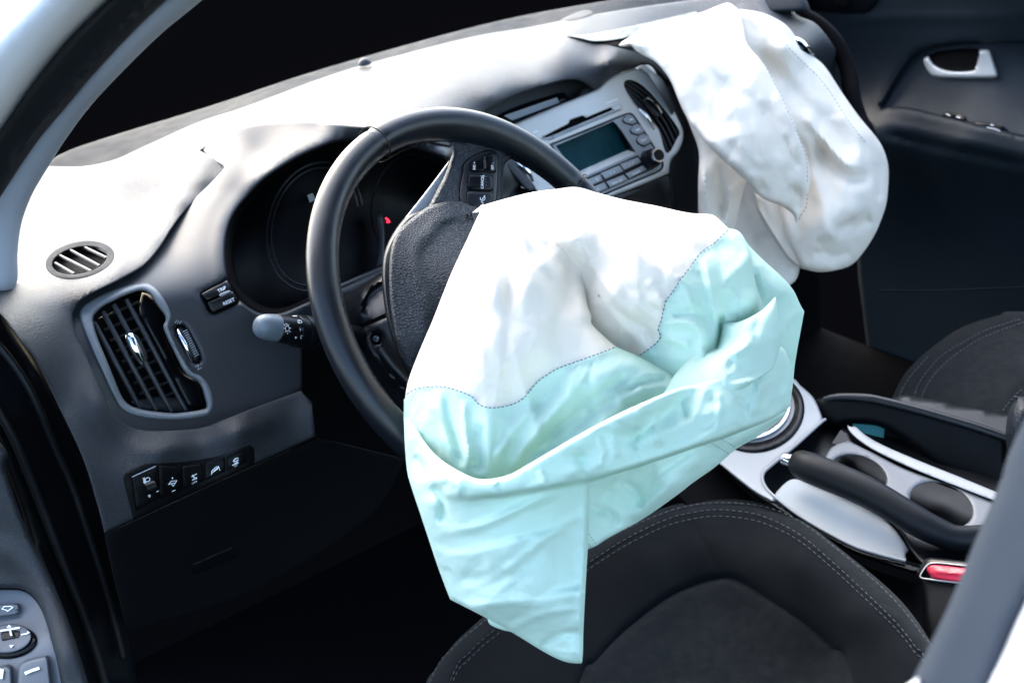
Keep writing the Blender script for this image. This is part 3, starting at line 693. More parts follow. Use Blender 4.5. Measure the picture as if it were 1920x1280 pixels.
# clock recess
ck = sheet('clock_display', [(890, 215, 1), (960, 170), (1085, 140), (1130, 175, 1), (1040, 215), (930, 270, 1)], off(fy, .035), M['smooth'], dash, step=12, thick=.006)
sheet('display_frame', [(930, 218, 1), (980, 196), (1048, 175), (1060, 177), (1069, 187, 1), (1052, 193), (1048, 197, 1), (960, 232, 1), (935, 235, 1)], off(fy, .028), M['gloss'], ck, step=8, R=2, amp=.002, thick=.005)
sheet('display_glass', [(945, 217, 1), (1044, 183, 1), (1049, 193, 1), (960, 226, 1)], off(fy, .026), M['silver2'], ck, step=10, thick=.003)
sheet('clock_shelf', [(955, 240, 1), (1041, 207, 1), (1100, 180, 1), (1116, 172, 1), (1112, 160, 1), (1095, 166), (1075, 188), (1040, 199), (960, 232, 1)], off(fy, .012), M['smooth'], ck, step=8, R=4, amp=.004, thick=.01)
# dark right flank of the stack and glove box front
dFl = tps([(1214, 118, ('y', .372)), (1255, 150, ('y', .38)), (1285, 240, ('y', .365)), (1260, 300, ('y', .335)), (1258, 330, ('y', .32)), (1310, 334, ('y', .42)), (1300, 250, ('y', .42)), (1270, 150, ('y', .43)), (1310, 420, ('y', .42))], 1e-5)
sheet('stack_flank', [(1190, 128, 1), (1214, 117), (1232, 124), (1255, 150), (1272, 185), (1290, 230), (1305, 280), (1312, 334), (1318, 420, 1), (1265, 420, 1), (1256, 330), (1250, 290), (1268, 262), (1266, 230), (1240, 180), (1215, 140, 1)], off(dFl, .006), M['smooth'], dash, step=8, R=16, amp=.02, thick=.01)
sheet('stack_lower', [(930, 340, 1), (1100, 378, 1), (1180, 352), (1256, 322, 1), (1262, 420, 1), (1262, 620, 1), (1000, 620, 1)], off(fy, .004), M['black'], dash, step=16, R=5, amp=.004, thick=.01)
sheet('storage_lip', [(1140, 372, 1), (1192, 356), (1198, 359), (1150, 378, 1)], off(fy, -.006), M['smooth'], dash, step=6, R=2, amp=.002, thick=.006)
# passenger side of the dashboard: everything behind the white bag and its end by the door
dPs = tps([(1214, 120, ('y', .40)), (1400, 60, ('z', .98)), (1480, 40, ('z', .975)), (1540, 90, ('z', .94)), (1580, 150, ('y', .38)), (1590, 230, ('y', .37)), (1500, 200, ('y', .38)), (1400, 200, ('y', .40)), (1350, 420, ('y', .40)), (1560, 420, ('y', .40)), (1500, 100, ('z', .955)), (1300, 0, ('z', 1.0)), (1480, 0, ('z', .99))], 1e-5)
sheet('glove_side_pad', [(1230, 100, 1), (1300, -10, 1), (1480, -20, 1), (1490, 25), (1530, 45), (1565, 90), (1585, 140), (1592, 190), (1605, 240), (1620, 300, 1), (1600, 480, 1), (1300, 480, 1), (1290, 240, 1)], off(dPs, .03), M['soft'], dash, step=12, R=14, amp=.012, thick=.012)
ev = sheet('end_vent_ring', ell(1504, 108, 24, 44, -32, 30), off(dPs, .012), M['chrome'], dash, step=6, R=4, amp=.003, holes=[ell(1503, 108, 19, 39, -32, 30)], hR=3, hamp=.002, thick=.008)
sheet('vent_disc', ell(1504, 108, 22, 42, -32, 24), off(dPs, .02), M['gloss'], ev, step=10, thick=.003)
# torn airbag lid in the top of the dash
dLid = off(dPad, -.004)
lid = sheet('airbag_lid_gap', [(1064, 69, 1), (1110, 66), (1175, 55), (1240, 40), (1310, 22, 1), (1330, 60, 1), (1200, 95, 1), (1150, 85), (1100, 75)], dLid, M['matt'], dash, step=8, R=3, amp=.001, thick=.003)
sheet('lid_flap', [(1069, 68, 1), (1120, 62), (1200, 46), (1306, 22, 1), (1312, 30, 1), (1240, 52), (1170, 72), (1120, 78), (1095, 74)], off(dPad, -.012), mat('torn pale liner', (.20, .22, .18), .6, var=.4, vs=60), lid, step=5, R=3, amp=.003, thick=.002, rel=lambda x, y: wrinkle(x, y, 10, .002, 3))

# right air vent slats
rv = sheet('air_vent', [(c[0] + (c[0] - 1225) * .15, c[1] + (c[1] - 220) * .08) for c in rvent], off(fy, .03), M['matt'], dash, step=14, thick=.006)
fd = lambda x, y, dz: float(fy(np.array([float(x)]), np.array([float(y)]))[0]) + dz
for P in ([(1177, 152), (1215, 178), (1250, 218), (1271, 255)], [(1173, 157), (1210, 184), (1245, 226), (1265, 266)], [(1171, 162), (1204, 190), (1240, 236), (1259, 275)], [(1172, 168), (1200, 196), (1234, 242), (1252, 282)], [(1178, 178), (1196, 199), (1222, 230), (1242, 272)]):
    tube_px('slat', [(x, y, fd(x, y, .008), .0014) for x, y in P], M['smooth'], rv, seg=6)
sheet('vent_tab', [(1207, 190), (1212, 184), (1220, 186), (1235, 206), (1240, 214), (1232, 222), (1222, 214)], off(fy, -.006), M['black'], rv, step=4, R=5, amp=.004, thick=.012)
tube_px('tab_chrome', [(1213, 184, fd(1213, 184, -.008), .0012), (1224, 188, fd(1224, 188, -.009), .0018), (1240, 212, fd(1240, 212, -.008), .0014)], M['chrome'], rv, seg=6)
tube_px('thumbwheel', [(1198, 205, fd(1198, 205, -.002), .0018), (1209, 215, fd(1209, 215, -.005), .0032), (1218, 228, fd(1218, 228, -.004), .0026), (1226, 243, fd(1226, 243, 0), .0016)], M['chrome'], rv, seg=10)
# left centre vent seen through the steering wheel
lv = sheet('air_vent', [(c[0] + (c[0] - 955) * .1, c[1] + (c[1] - 350) * .1) for c in lvent], off(fy, .03), M['matt'], dash, step=14, thick=.006)
for P in ([(944, 322), (962, 340), (985, 368)], [(942, 335), (960, 354), (975, 375)], [(942, 350), (954, 362), (966, 378)], [(943, 366), (952, 378), (956, 384)]):
    tube_px('slat', [(x, y, fd(x, y, .008), .0016) for x, y in P], M['smooth'], lv, seg=6)
sheet('vent_blade', [(946, 308), (954, 301), (966, 306), (1000, 345), (1003, 356), (990, 358), (972, 340)], off(fy, -.012), M['smooth'], lv, step=5, R=6, amp=.005, thick=.01)
tube_px('thumbwheel', [(966, 302, fd(966, 302, -.006), .0015), (982, 313, fd(982, 313, -.010), .0030), (993, 326, fd(993, 326, -.009), .0026), (1000, 340, fd(1000, 340, -.004), .0015)], M['chrome'], lv, seg=10)
mark('marking', [[(1002, 343), (1007, 340), (1009, 345), (1004, 348)]], .9, off(fy, -.013), M['grey print'], lv)

# ------------------------------------------------------------------ car radio
rad = thing('car_radio', at(1130, 290, fd(1130, 290, 0)), 'grey car radio with dark teal display, number buttons and round knob in the dash', 'radio')
ro = [(c[0], c[1], 1) if len(c) > 2 else (c[0], c[1]) for c in [(1034, 272, 1), (1100, 246), (1172, 216), (1181, 214), (1188, 219), (1202, 241), (1223, 274), (1238, 300), (1241, 311), (1232, 321), (1180, 343), (1119, 369, 1), (1087, 345), (1062, 310)]]
scr = [(1042, 274, 1), (1150, 228, 1), (1154, 231, 1), (1190, 283, 1), (1189, 289, 1), (1087, 334, 1)]
sheet('faceplate', ro, fy, M['silver2'], rad, step=6, R=2.5, amp=.002, holes=[scr], hR=1.5, hamp=.001, thick=.01)
sheet('display', [(1040, 276, 1), (1148, 228, 1), (1176, 282, 1), (1083, 324, 1)], off(fy, .010), M['lcd'], rad, step=8, thick=.003)
sheet('display_surround', [(1148, 226, 1), (1155, 230, 1), (1192, 286, 1), (1174, 281, 1)], plane3((1148, 226, fd(1148, 226, .010)), (1156, 230, fd(1156, 230, .001)), (1174, 281, fd(1174, 281, .010))), M['black'], rad, step=8, thick=.002)
sheet('display_ledge', [(1082, 323, 1), (1177, 281, 1), (1191, 285, 1), (1189, 290, 1), (1087, 336, 1)], plane3((1082, 323, fd(1082, 323, .010)), (1177, 281, fd(1177, 281, .010)), (1087, 336, fd(1087, 336, .0005))), M['silver'], rad, step=6, thick=.002)
BT = [([(1096, 339), (1125, 327), (1131, 338), (1106, 349)], '2', (1120, 338)), ([(1126, 325), (1161, 310), (1169, 321), (1135, 336)], '3    4', (1149, 325)), ([(1163, 308), (1196, 295), (1203, 304), (1170, 319)], '5    6', (1184, 308)),
      ([(1107, 353), (1133, 342), (1140, 353), (1114, 364)], 'SEEK', (1119, 357)), ([(1137, 341), (1169, 328), (1178, 337), (1144, 352)], 'SCAN  AST', (1158, 342)), ([(1173, 326), (1206, 310), (1213, 318), (1180, 335)], 'FOLDER', (1194, 325))]
for q, tx, o_ in BT:
    b_ = sheet('radio_button', [(p[0], p[1], 1) for p in q], off(fy, -.0025), M['silver2'], rad, step=6, R=1.6, amp=.0015, thick=.004)
    lettering(tx, o_, (.92, -.39), (-.40, -.92), 3.0 if len(tx) > 3 else 4.2, off(fy, -.0026), M['print'], b_, bold=.01)
sheet('button_gap', [(1088, 338, 1), (1196, 291, 1), (1218, 320, 1), (1112, 368, 1)], off(fy, -.0006), M['black'], rad, step=10, thick=.001)
for q, tx, o_ in (([(1168, 225), (1173, 217), (1186, 218), (1195, 229), (1186, 234), (1172, 230)], 'FM', (1184, 226)), ([(1182, 244), (1187, 238), (1201, 235), (1209, 246), (1198, 253), (1186, 250)], 'AM', (1196, 245)), ([(1194, 263), (1198, 257), (1214, 252), (1221, 267), (1208, 274), (1198, 269)], 'AUX', (1208, 264))):
    c_ = np.mean(q, axis=0)
    sheet('button_gap', [tuple(c_ + (np.array(p) - c_) * 1.12 + np.array([-1, 1.2])) for p in q], off(fy, -.0004), M['matt'], rad, step=5, thick=.001, straight=True)
    b_ = sheet('mode_button', [(p[0], p[1], 1) for p in q], off(fy, -.003), M['silver2'], rad, step=5, R=2, amp=.002, thick=.004)
    lettering(tx, o_, (.92, -.39), (-.40, -.92), 3.6, off(fy, -.0032), M['print'], b_, bold=.01)
fn_ = np.cross(at(1190, 130, fd(1190, 130, 0)) - at(970, 232, fd(970, 232, 0)), at(1200, 345, fd(1200, 345, 0)) - at(970, 232, fd(970, 232, 0))); fn_ /= np.linalg.norm(fn_)
if fn_[1] > 0: fn_ = -fn_
kc = at(1216, 301, fd(1216, 301, 0)) + fn_ * 0
kb = tube('volume_knob', [kc, kc + fn_ * .011, kc + fn_ * .0112, kc + fn_ * .018, kc + fn_ * .020], [.0125, .0118, .0100, .0095, .0085], M['black'], rad, seg=28, sub=1)
tube('knob_ring', [kc + fn_ * .0195, kc + fn_ * .0225, kc + fn_ * .0226], [.0092, .0088, .0075], M['chrome'], kb, seg=28, sub=1)
tube('knob_cap', [kc + fn_ * .021, kc + fn_ * .0240, kc + fn_ * .0245], [.0074, .0070, .0050], M['black'], kb, seg=24, sub=1)
mark('knob_arc', [circ(1213, 297, 12, 11, 0, 10, 190, 260)], 1.2, fy, M['print'], rad)

# ------------------------------------------------------------------ steering column, stalk
D1 = lambda f, x, y: float(f(np.array([float(x)]), np.array([float(y)]))[0])
WC = np.array([-0.31780436, 0.02429414, 0.91500126]); WN = np.array([0.25485707, -0.78690706, 0.56198324]); WN /= np.linalg.norm(WN)
wp = plane(WC, WN)
col = thing('steering_column', WC - WN * .12, 'dark column shroud with a recessed screw behind the steering wheel', 'steering column')
dSh = tps([(640, 560, 1.28), (720, 505, 1.26), (700, 610, 1.235), (680, 700, 1.26), (760, 780, 1.25), (800, 500, 1.24), (860, 700, 1.22), (660, 640, 1.262)])
sheet('upper_shroud', [(610, 575, 1), (660, 545), (700, 520), (722, 508), (820, 470, 1), (860, 560, 1), (722, 592, 1), (672, 614, 1), (640, 625, 1), (612, 610)], dSh, M['black'], col, step=7, R=6, amp=.01, thick=.01,
      strokes=[([(735, 515), (705, 530), (682, 552), (675, 580), (674, 608)], 'r', 8, .012)])
sheet('lower_shroud', [(640, 627, 1), (672, 616, 1), (722, 594, 1), (860, 562, 1), (900, 760, 1), (790, 800, 1), (740, 750), (700, 700), (665, 660)], dSh, M['black'], col, step=7, R=5, amp=.008, thick=.01,
      holes=[ell(707, 634, 11, 12, 0, 18)], hR=4, hamp=.004, strokes=[([(676, 616), (690, 645), (720, 690), (760, 735), (790, 770)], 'r', 9, .010)])
sc = sheet('screw', ell(704.5, 635, 6.5, 6.5, 0, 14), off(dSh, .006), M['silver2'], col, step=4, R=3, amp=.002, thick=.003)
sheet('screw_recess', ell(707, 634, 12, 13, 0, 14), off(dSh, .010), M['matt'], col, step=6, thick=.002)
mark('cross_slot', [[(701, 633), (708, 637)], [(706, 631), (703, 639)]], 1.2, off(dSh, .006), M['matt'], sc, lift=.0006)
st = thing('indicator_stalk', at(560, 618, 1.21), 'black light switch stalk with grey end cap and white headlamp symbols', 'stalk')
sd_ = lambda x: 1.165 + (x - 485) * .00045
ax_ = lambda x: 611 + (x - 485) * .13
seg_ = lambda x, r: (x, ax_(x), sd_(x), r)
tube_px('barrel', [seg_(506, .0118), seg_(520, .0126), seg_(535, .0134), seg_(550, .0138)], M['black'], st, seg=32, sub=3)
tube_px('ring', [seg_(551, .0148), seg_(554, .0152), seg_(563, .0153), seg_(566, .0148)], M['black'], st, seg=32, sub=2)
tube_px('ring', [seg_(567, .0152), seg_(570, .0156), seg_(578, .0158), seg_(581, .0150)], M['black'], st, seg=32, sub=2)
tube_px('arm', [seg_(582, .0155), seg_(600, .0155), seg_(640, .013), seg_(720, .012)], M['black'], st, seg=28, sub=2)
tube_px('end_cap', [seg_(480.5, .003), seg_(482, .0062), seg_(485, .0088), seg_(490, .0107), seg_(498, .0119), seg_(510, .0125), seg_(517, .0127)], mat('grey cap plastic', (.10, .13, .155), .4), st, seg=32, sub=3)
sdp = lambda x, y: 1.165 + (np.asarray(x, float) - 485) * .00045 - np.sqrt(np.maximum(.0150 ** 2 - ((np.asarray(y, float) - (611 + (np.asarray(x, float) - 485) * .13)) * 1.19 / F) ** 2, 1e-8)) - .0014
jx = lambda L: [[(460 + x / 10.667, 560 + y / 10.667) for x, y in l] for l in L]
mark('symbol', jx([circ(840, 595, 38, 55, 0, 14), [(770, 510), (800, 540)], [(800, 500), (835, 500), (835, 530)], [(872, 512), (850, 540)], [(765, 588), (795, 590)], [(885, 588), (912, 588)], [(812, 650), (795, 668)], [(878, 640), (900, 668)], [(848, 675), (848, 705)]]), 1.0, sdp, M['print'], st)
mark('symbol', jx([[(1040, 430), (1060, 480), (1080, 490), (1075, 430), (1040, 430)], [(1090, 425), (1125, 440), (1130, 480), (1095, 490)]]), 1.0, sdp, M['print'], st)
mark('symbol', jx([[(1090, 570), (1180, 640)], [(1175, 565), (1095, 640)], [(1085, 605), (1110, 605)], [(1160, 605), (1185, 605)]]), .9, sdp, M['print'], st)
mark('symbol', jx([circ(1125, 765, 22, 30, 15, 10), circ(1365, 800, 18, 28, 15, 10)]), .9, sdp, M['print'], st)
mark('symbol', jx([[(1000, 758), (1030, 775), (1000, 795), (1000, 758)], [(1312, 620), (1342, 638), (1318, 655), (1312, 620)], [(950, 340), (1030, 345)], [(1275, 380), (1310, 410)], [(1320, 470), (1350, 540)]]), 1.2, sdp, M['print'], st)

# ------------------------------------------------------------------ steering wheel
sw_ = thing('steering_wheel', WC, 'black leather steering wheel with its cover burst open by the airbag', 'steering wheel')
U = np.cross(WN, [0, 0, 1.0]); U /= np.linalg.norm(U); Vv = np.cross(U, WN)
def wang(x, y):
    q = at(x, y, D1(wp, x, y)) - WC; return math.atan2(q @ Vv, q @ U)
A1, A2 = wang(703, 272), wang(1082, 342)
def adiff(a_, b_): return abs((a_ - b_ + math.pi) % (2 * math.pi) - math.pi)
RR = .180; n1, n2 = 220, 26
a_sp = wang(880, 250)
Vs, Fs = [], []
for i in range(n1):
    th = 2 * math.pi * i / n1; c_ = math.cos(th) * U + math.sin(th) * Vv
    r = .0142
    r += .0022 * math.exp(-(adiff(th, a_sp) / .42) ** 2)
    for A_ in (A1, A2): r -= .0016 * math.exp(-(adiff(th, A_) / .012) ** 2)
    for k in range(n2):
        ph = 2 * math.pi * k / n2
        rr_ = r * (1 + .05 * math.cos(ph - .6) ** 2)
        Vs.append(WC + c_ * (RR + rr_ * math.cos(ph) * .95) + WN * rr_ * math.sin(ph))
for i in range(n1):
    for k in range(n2): Fs.append((i * n2 + k, i * n2 + (k + 1) % n2, ((i + 1) % n1) * n2 + (k + 1) % n2, ((i + 1) % n1) * n2 + k))
rim = mesh_obj('rim', Vs, Fs, M['leather'], sw_)
def ringat(A_, rad, nm, mt, w_):
    c_ = math.cos(A_) * U + math.sin(A_) * Vv
    tube(nm, [WC + c_ * (RR + rad * math.cos(p)) + WN * rad * math.sin(p) for p in np.linspace(0, 2 * math.pi, 25)], w_, mt, rim, seg=6, sub=1, cap=False)
ringat(A1, .0172, 'rim_seam', M['thread3'], .0006); ringat(A2, .0168, 'rim_seam', M['thread3'], .0006)
# inner lacing along the leather edge
def lacing(a0, a1, nm):
    V, Fc = [], []; n_ = int(abs(a1 - a0) * RR / .0045)
    for i in range(n_):
        for s_ in (1,):
            t0 = a0 + (a1 - a0) * i / n_; t1 = a0 + (a1 - a0) * (i + .7) / n_
            p0 = WC + (math.cos(t0) * U + math.sin(t0) * Vv) * (RR - .0172) + WN * .0035; p1 = WC + (math.cos(t1) * U + math.sin(t1) * Vv) * (RR - .0172) - WN * .0035
            d_ = (p1 - p0) / np.linalg.norm(p1 - p0); u_ = np.cross(d_, WN); u_ /= max(np.linalg.norm(u_), 1e-6); v_ = np.cross(d_, u_); b_ = len(V)
            for p in (p0, p1):
                for q in range(4): V.append(p + .0006 * (math.cos(q * math.pi / 2) * u_ + math.sin(q * math.pi / 2) * v_))
            for q in range(4): Fc.append((b_ + q, b_ + (q + 1) % 4, b_ + 4 + (q + 1) % 4, b_ + 4 + q))
    o = mesh_obj(nm, V, Fc, M['thread3'], rim); o['kind'] = 'stuff'
lacing(A1, wang(800, 262), 'rim_stitching'); lacing(wang(950, 280), A2, 'rim_stitching')
# spokes: top one carries the cruise switches, others mostly under the bag
wpf = off(wp, .004)
dSpk = tps([(850, 225, D1(wp, 850, 225) + .004), (1000, 270, D1(wp, 1000, 270) + .004), (930, 300, D1(wp, 930, 300) + .004), (840, 330, D1(wp, 840, 330) + .012), (800, 390, D1(wp, 800, 390) + .010), (960, 400, D1(wp, 960, 400) + .008), (880, 400, D1(wp, 880, 400) + .000), (760, 270, D1(wp, 760, 270) + .012), (1040, 330, D1(wp, 1040, 330) + .012)])
sheet('spoke', [(775, 262, 1), (800, 235, 1), (900, 228), (1005, 262, 1), (1020, 316, 1), (1000, 318), (975, 303), (960, 299), (950, 304), (945, 316), (943, 345), (943, 400), (950, 450, 1), (870, 450, 1), (800, 392, 1), (818, 358), (835, 325), (843, 303), (848, 287), (845, 273), (838, 264), (822, 259)],
      dSpk, M['leather2'], sw_, step=5, R=9, amp=.008, thick=.012, strokes=[([(850, 300), (845, 330), (825, 365), (805, 392)], 'r', 9, .003), ([(855, 262), (870, 275), (885, 266), (905, 258)], 'r', 7, .002)])
sheet('spoke_trim', [(843, 300, 1), (800, 357), (765, 401), (738, 436), (722, 470), (718, 500), (720, 545, 1), (740, 560, 1), (745, 480), (800, 400), (838, 330, 1)], off(dSpk, .010), M['silver2'], sw_, step=6, R=5, amp=.004, thick=.012)
# switch pod on the spoke
pod = off(dSpk, -.003)
podo = [(866, 324), (868, 309), (878, 297), (899, 285), (916, 280), (928, 283), (934, 293), (935, 319), (933, 360), (931, 384, 1), (905, 386, 1), (882, 392), (869, 387), (862, 376), (861, 352)]
sheet('switch_pod', podo, pod, M['black'], sw_, step=5, R=4, amp=.004, thick=.006)
db = off(dSpk, -.0055)
for nm, ol, tx, o_, sz in (('switch_button', [(883, 320, 1), (882, 308), (889, 299), (901, 292), (912, 289, 1), (910, 322, 1)], 'RES +', (891.5, 311), 4.3),
                           ('switch_button', [(914, 288, 1), (925, 287), (930, 296), (930, 324, 1), (913, 323, 1)], 'SET -', (925.5, 312), 4.3),
                           ('switch_button', [(878, 330), (884, 326), (924, 329, 1), (925, 358, 1), (876, 355, 1)], 'CANCEL', (907, 341), 4.8)):
    b_ = sheet(nm, ol, db, M['gloss'], sw_, step=5, R=2.5, amp=.0025, thick=.005)
    lettering(tx, o_, (.06, -1), (-1, -.06), sz, db, M['print'], b_, bold=.008, lift=.0006)
b_ = sheet('switch_button', [(875, 358, 1), (925, 360, 1), (925, 384, 1), (880, 390), (874, 384)], db, M['gloss'], sw_, step=5, R=2.5, amp=.0025, thick=.005)
mark('symbol', [circ(905, 372, 4.5, 4, 0, 10, -60, 200), [(904, 374), (909, 367)], [(902, 378), (906, 381)]], 1.1, db, M['print'], b_)
sheet('toggle', [(906, 299, 1), (911, 299, 1), (912, 316, 1), (906, 316, 1)], off(db, -.002), M['vanes'], sw_, step=4, R=1.5, amp=.001, thick=.004)
mark('symbol', [[(901, 330 + k * 5.5), (901.6, 330 + k * 5.5)] for k in range(4)] + [[(911, 331 + k * 5.5), (911.6, 331 + k * 5.5)] for k in range(4)], .9, off(db, -.0004), M['grey print'], b_)
# hub cover, burst open
dHub = tps([(740, 440, D1(wp, 740, 440) - .006), (730, 560, D1(wp, 730, 560) - .006), (770, 690, D1(wp, 770, 690) - .004), (800, 400, D1(wp, 800, 400) + .002), (860, 380, D1(wp, 860, 380) - .004), (850, 500, D1(wp, 850, 500) - .035), (900, 600, D1(wp, 900, 600) - .04), (950, 430, D1(wp, 950, 430) - .02), (790, 560, D1(wp, 790, 560) - .022), (1000, 560, D1(wp, 1000, 560) - .035), (950, 750, D1(wp, 950, 750) - .01)])
sheet('hub_base', [(800, 386, 1), (764, 404), (738, 436), (721, 472), (716, 510), (719, 560), (728, 612), (745, 664), (768, 708), (800, 745, 1), (1000, 760, 1), (1100, 600, 1), (1000, 420, 1), (880, 400, 1)], off(dHub, .012), M['black'], sw_, step=10, R=10, amp=.012, thick=.012)
sheet('hub_cover', [(799, 389, 1), (825, 380), (860, 376, 1), (900, 390, 1), (1000, 410, 1), (1080, 560, 1), (1000, 740, 1), (830, 745, 1), (773, 699), (757, 670), (744, 638), (735, 592), (730, 545), (731, 482), (742, 440), (764, 416)],
      dHub, M['leather2'], sw_, step=6, R=8, amp=.007, thick=.01,
      strokes=[([(895, 402), (860, 408), (830, 418), (812, 440), (795, 462), (788, 484), (795, 530), (803, 580), (806, 640), (800, 700)], 's', 4, .013, 45), ([(800, 440), (790, 470), (789, 500), (798, 560)], 'r', 7, -.003)])
stitches('torn_thread', [(876, 400), (880, 408), (878, 414)], dHub, M['thread3'], sw_, dash=6, gap=2, w=1.6, lift=.002)
stitches('torn_thread', [(884, 398), (887, 410), (892, 412)], dHub, M['thread3'], sw_, dash=6, gap=2, w=1.6, lift=.002)

# ------------------------------------------------------------------ driver's airbag
bag = thing('driver_airbag', at(920, 400, 1.10), 'deflated white and mint green airbag hanging from the steering wheel over the seat', 'airbag')
def wrk(a1, a2, seed, an=.5):
    return lambda x, y: wrinkle(x, y, 62, a1, seed, an, 2.4) + wrinkle(x, y, 24, a2, seed + 5, an + .9, 1.8)
def rad_wrk(cx, cy, amp, seed, k=5.0, amp2=.0008):
    def f(x, y):
        th = np.arctan2(y - cy, x - cx); r = np.hypot(x - cx, y - cy)
        o = np.array([abs(mnoise.noise((t_ * k, r_ / 420., seed))) * 2 for t_, r_ in zip(th, r)])
        return amp * o * np.clip(r / 260., .15, 1.3) + wrinkle(x, y, 34, amp2, seed + 3, .7, 1.6)
    return f
def facets(x, y, sp, amp, seed, phi=0.0, asp=1.0, soft=3.0):
    """creased cloth: random heights joined by flat facets, drawn out along the direction phi"""
    def hsh(i, j, k):
        q = np.sin(i * 127.1 + j * 311.7 + (seed + k * 17) * 74.7) * 43758.5453; return q - np.floor(q)
    c_, s_ = math.cos(phi), math.sin(phi)
    def loc(x, y): return (x * c_ + y * s_) / asp, -x * s_ + y * c_
    u, v = loc(x, y); u0, u1, v0, v1 = u.min() - sp, u.max() + sp, v.min() - sp, v.max() + sp
    ii, jj = np.meshgrid(np.arange(math.floor(u0 / sp) - 1, math.ceil(u1 / sp) + 2), np.arange(math.floor(v0 / sp) - 1, math.ceil(v1 / sp) + 2)); ii = ii.ravel().astype(float); jj = jj.ravel().astype(float)
    P = list(zip(((ii + .5 + .84 * (hsh(ii, jj, 1) - .5)) * sp).tolist(), ((jj + .5 + .84 * (hsh(ii, jj, 2) - .5)) * sp).tolist())); hts = hsh(ii, jj, 3) * 2 - 1; hts = np.r_[hts, np.zeros(8)]
    r = delaunay_2d_cdt([Vector(p) for p in P], [], [], 0, 1e-5)
    V = np.array([tuple(q) for q in r[0]]); T = r[2]; out = np.zeros(len(x)); n = 0
    for ox, oy in ((0, 0), (soft, 0), (-soft, 0), (0, soft), (0, -soft)):
        U_, V_ = loc(x + ox, y + oy); o = np.zeros(len(x))
        for t_ in T:
            a_, b_, d_ = V[t_[0]], V[t_[1]], V[t_[2]]
            k = (U_ >= min(a_[0], b_[0], d_[0])) & (U_ <= max(a_[0], b_[0], d_[0])) & (V_ >= min(a_[1], b_[1], d_[1])) & (V_ <= max(a_[1], b_[1], d_[1]))
            if not k.any(): continue
            uu, vv = U_[k], V_[k]; den = (b_[1] - d_[1]) * (a_[0] - d_[0]) + (d_[0] - b_[0]) * (a_[1] - d_[1])
            if abs(den) < 1e-9: continue
            l1 = ((b_[1] - d_[1]) * (uu - d_[0]) + (d_[0] - b_[0]) * (vv - d_[1])) / den; l2 = ((d_[1] - a_[1]) * (uu - d_[0]) + (a_[0] - d_[0]) * (vv - d_[1])) / den; l3 = 1 - l1 - l2
            ins = (l1 >= -1e-6) & (l2 >= -1e-6) & (l3 >= -1e-6)
            idx = np.where(k)[0][ins]; o[idx] = l1[ins] * hts[t_[0]] + l2[ins] * hts[t_[1]] + l3[ins] * hts[t_[2]]
        out += o; n += 1
    return amp * out / n
def crumple(a1, s1, a2, s2, seed, phi=0.0, asp=2.0):
    return lambda x, y: facets(x, y, s1, a1, seed, phi, asp, 3.0) + facets(x, y, s2, a2, seed + 9, phi + .5, 1.5, 1.5)
def dir_wrk(amp, sc, asp, phi, seed, amp2=.001):
    return lambda x, y: wrinkle(x, y, sc, amp, seed, phi - math.pi / 2, asp) + wrinkle(x, y, 20, amp2, seed + 5, .4, 1.5)
# right outer flap (behind)
G = tps([(1375, 430, 1.085), (1410, 480, 1.06), (1470, 540, 1.07), (1509, 584, 1.10), (1490, 700, 1.09), (1440, 560, 1.05), (1470, 650, 1.055), (1440, 760, 1.06)], 1e-5)
sheet('mint_panel', [(1350, 430, 1), (1383, 432), (1405, 461), (1435, 491), (1464, 517), (1487, 543), (1500, 570), (1508, 584, 1), (1501, 622), (1491, 678), (1487, 717), (1481, 762, 1), (1440, 780, 1), (1400, 600, 1)], G, M['bagm'], bag,
      step=6, R=16, amp=.012, thick=.01, rel=crumple(.006, 45, .0012, 20, 11, 1.2, 1.8), strokes=[([(1505, 584), (1490, 590), (1470, 610), (1462, 640)], 'c', 7, .005), ([(1415, 480), (1440, 530), (1480, 560)], 'r', 12, .006), ([(1410, 500), (1425, 560), (1460, 600)], 'r', 10, -.008)])
# back white panel and upper mint panel, joined by the stitched seam
D = tps([(905, 385, 1.09), (1000, 363, 1.10), (1080, 353, 1.10), (1230, 387, 1.09), (1340, 403, 1.085), (1385, 432, 1.07), (1050, 420, 1.05), (1180, 450, 1.025), (1280, 460, 1.03), (1350, 500, 1.02), (1400, 500, 1.03), (1430, 570, 1.03),
         (1150, 560, 1.00), (1230, 630, 1.01), (1110, 520, 1.035), (1160, 640, 1.03), (1300, 600, 1.00), (1380, 560, 1.01), (1300, 700, 1.00), (1200, 720, 1.03), (1400, 680, 1.02)], 1e-5)
relD = crumple(.020, 62, .0030, 22, 3, .7, 2.2)
seamD = [(1375, 424), (1365, 431), (1340, 455), (1314, 474), (1295, 500), (1276, 524), (1262, 546), (1250, 563), (1244, 580), (1240, 600), (1234, 617), (1238, 632), (1225, 648), (1208, 660), (1194, 670), (1150, 720)]
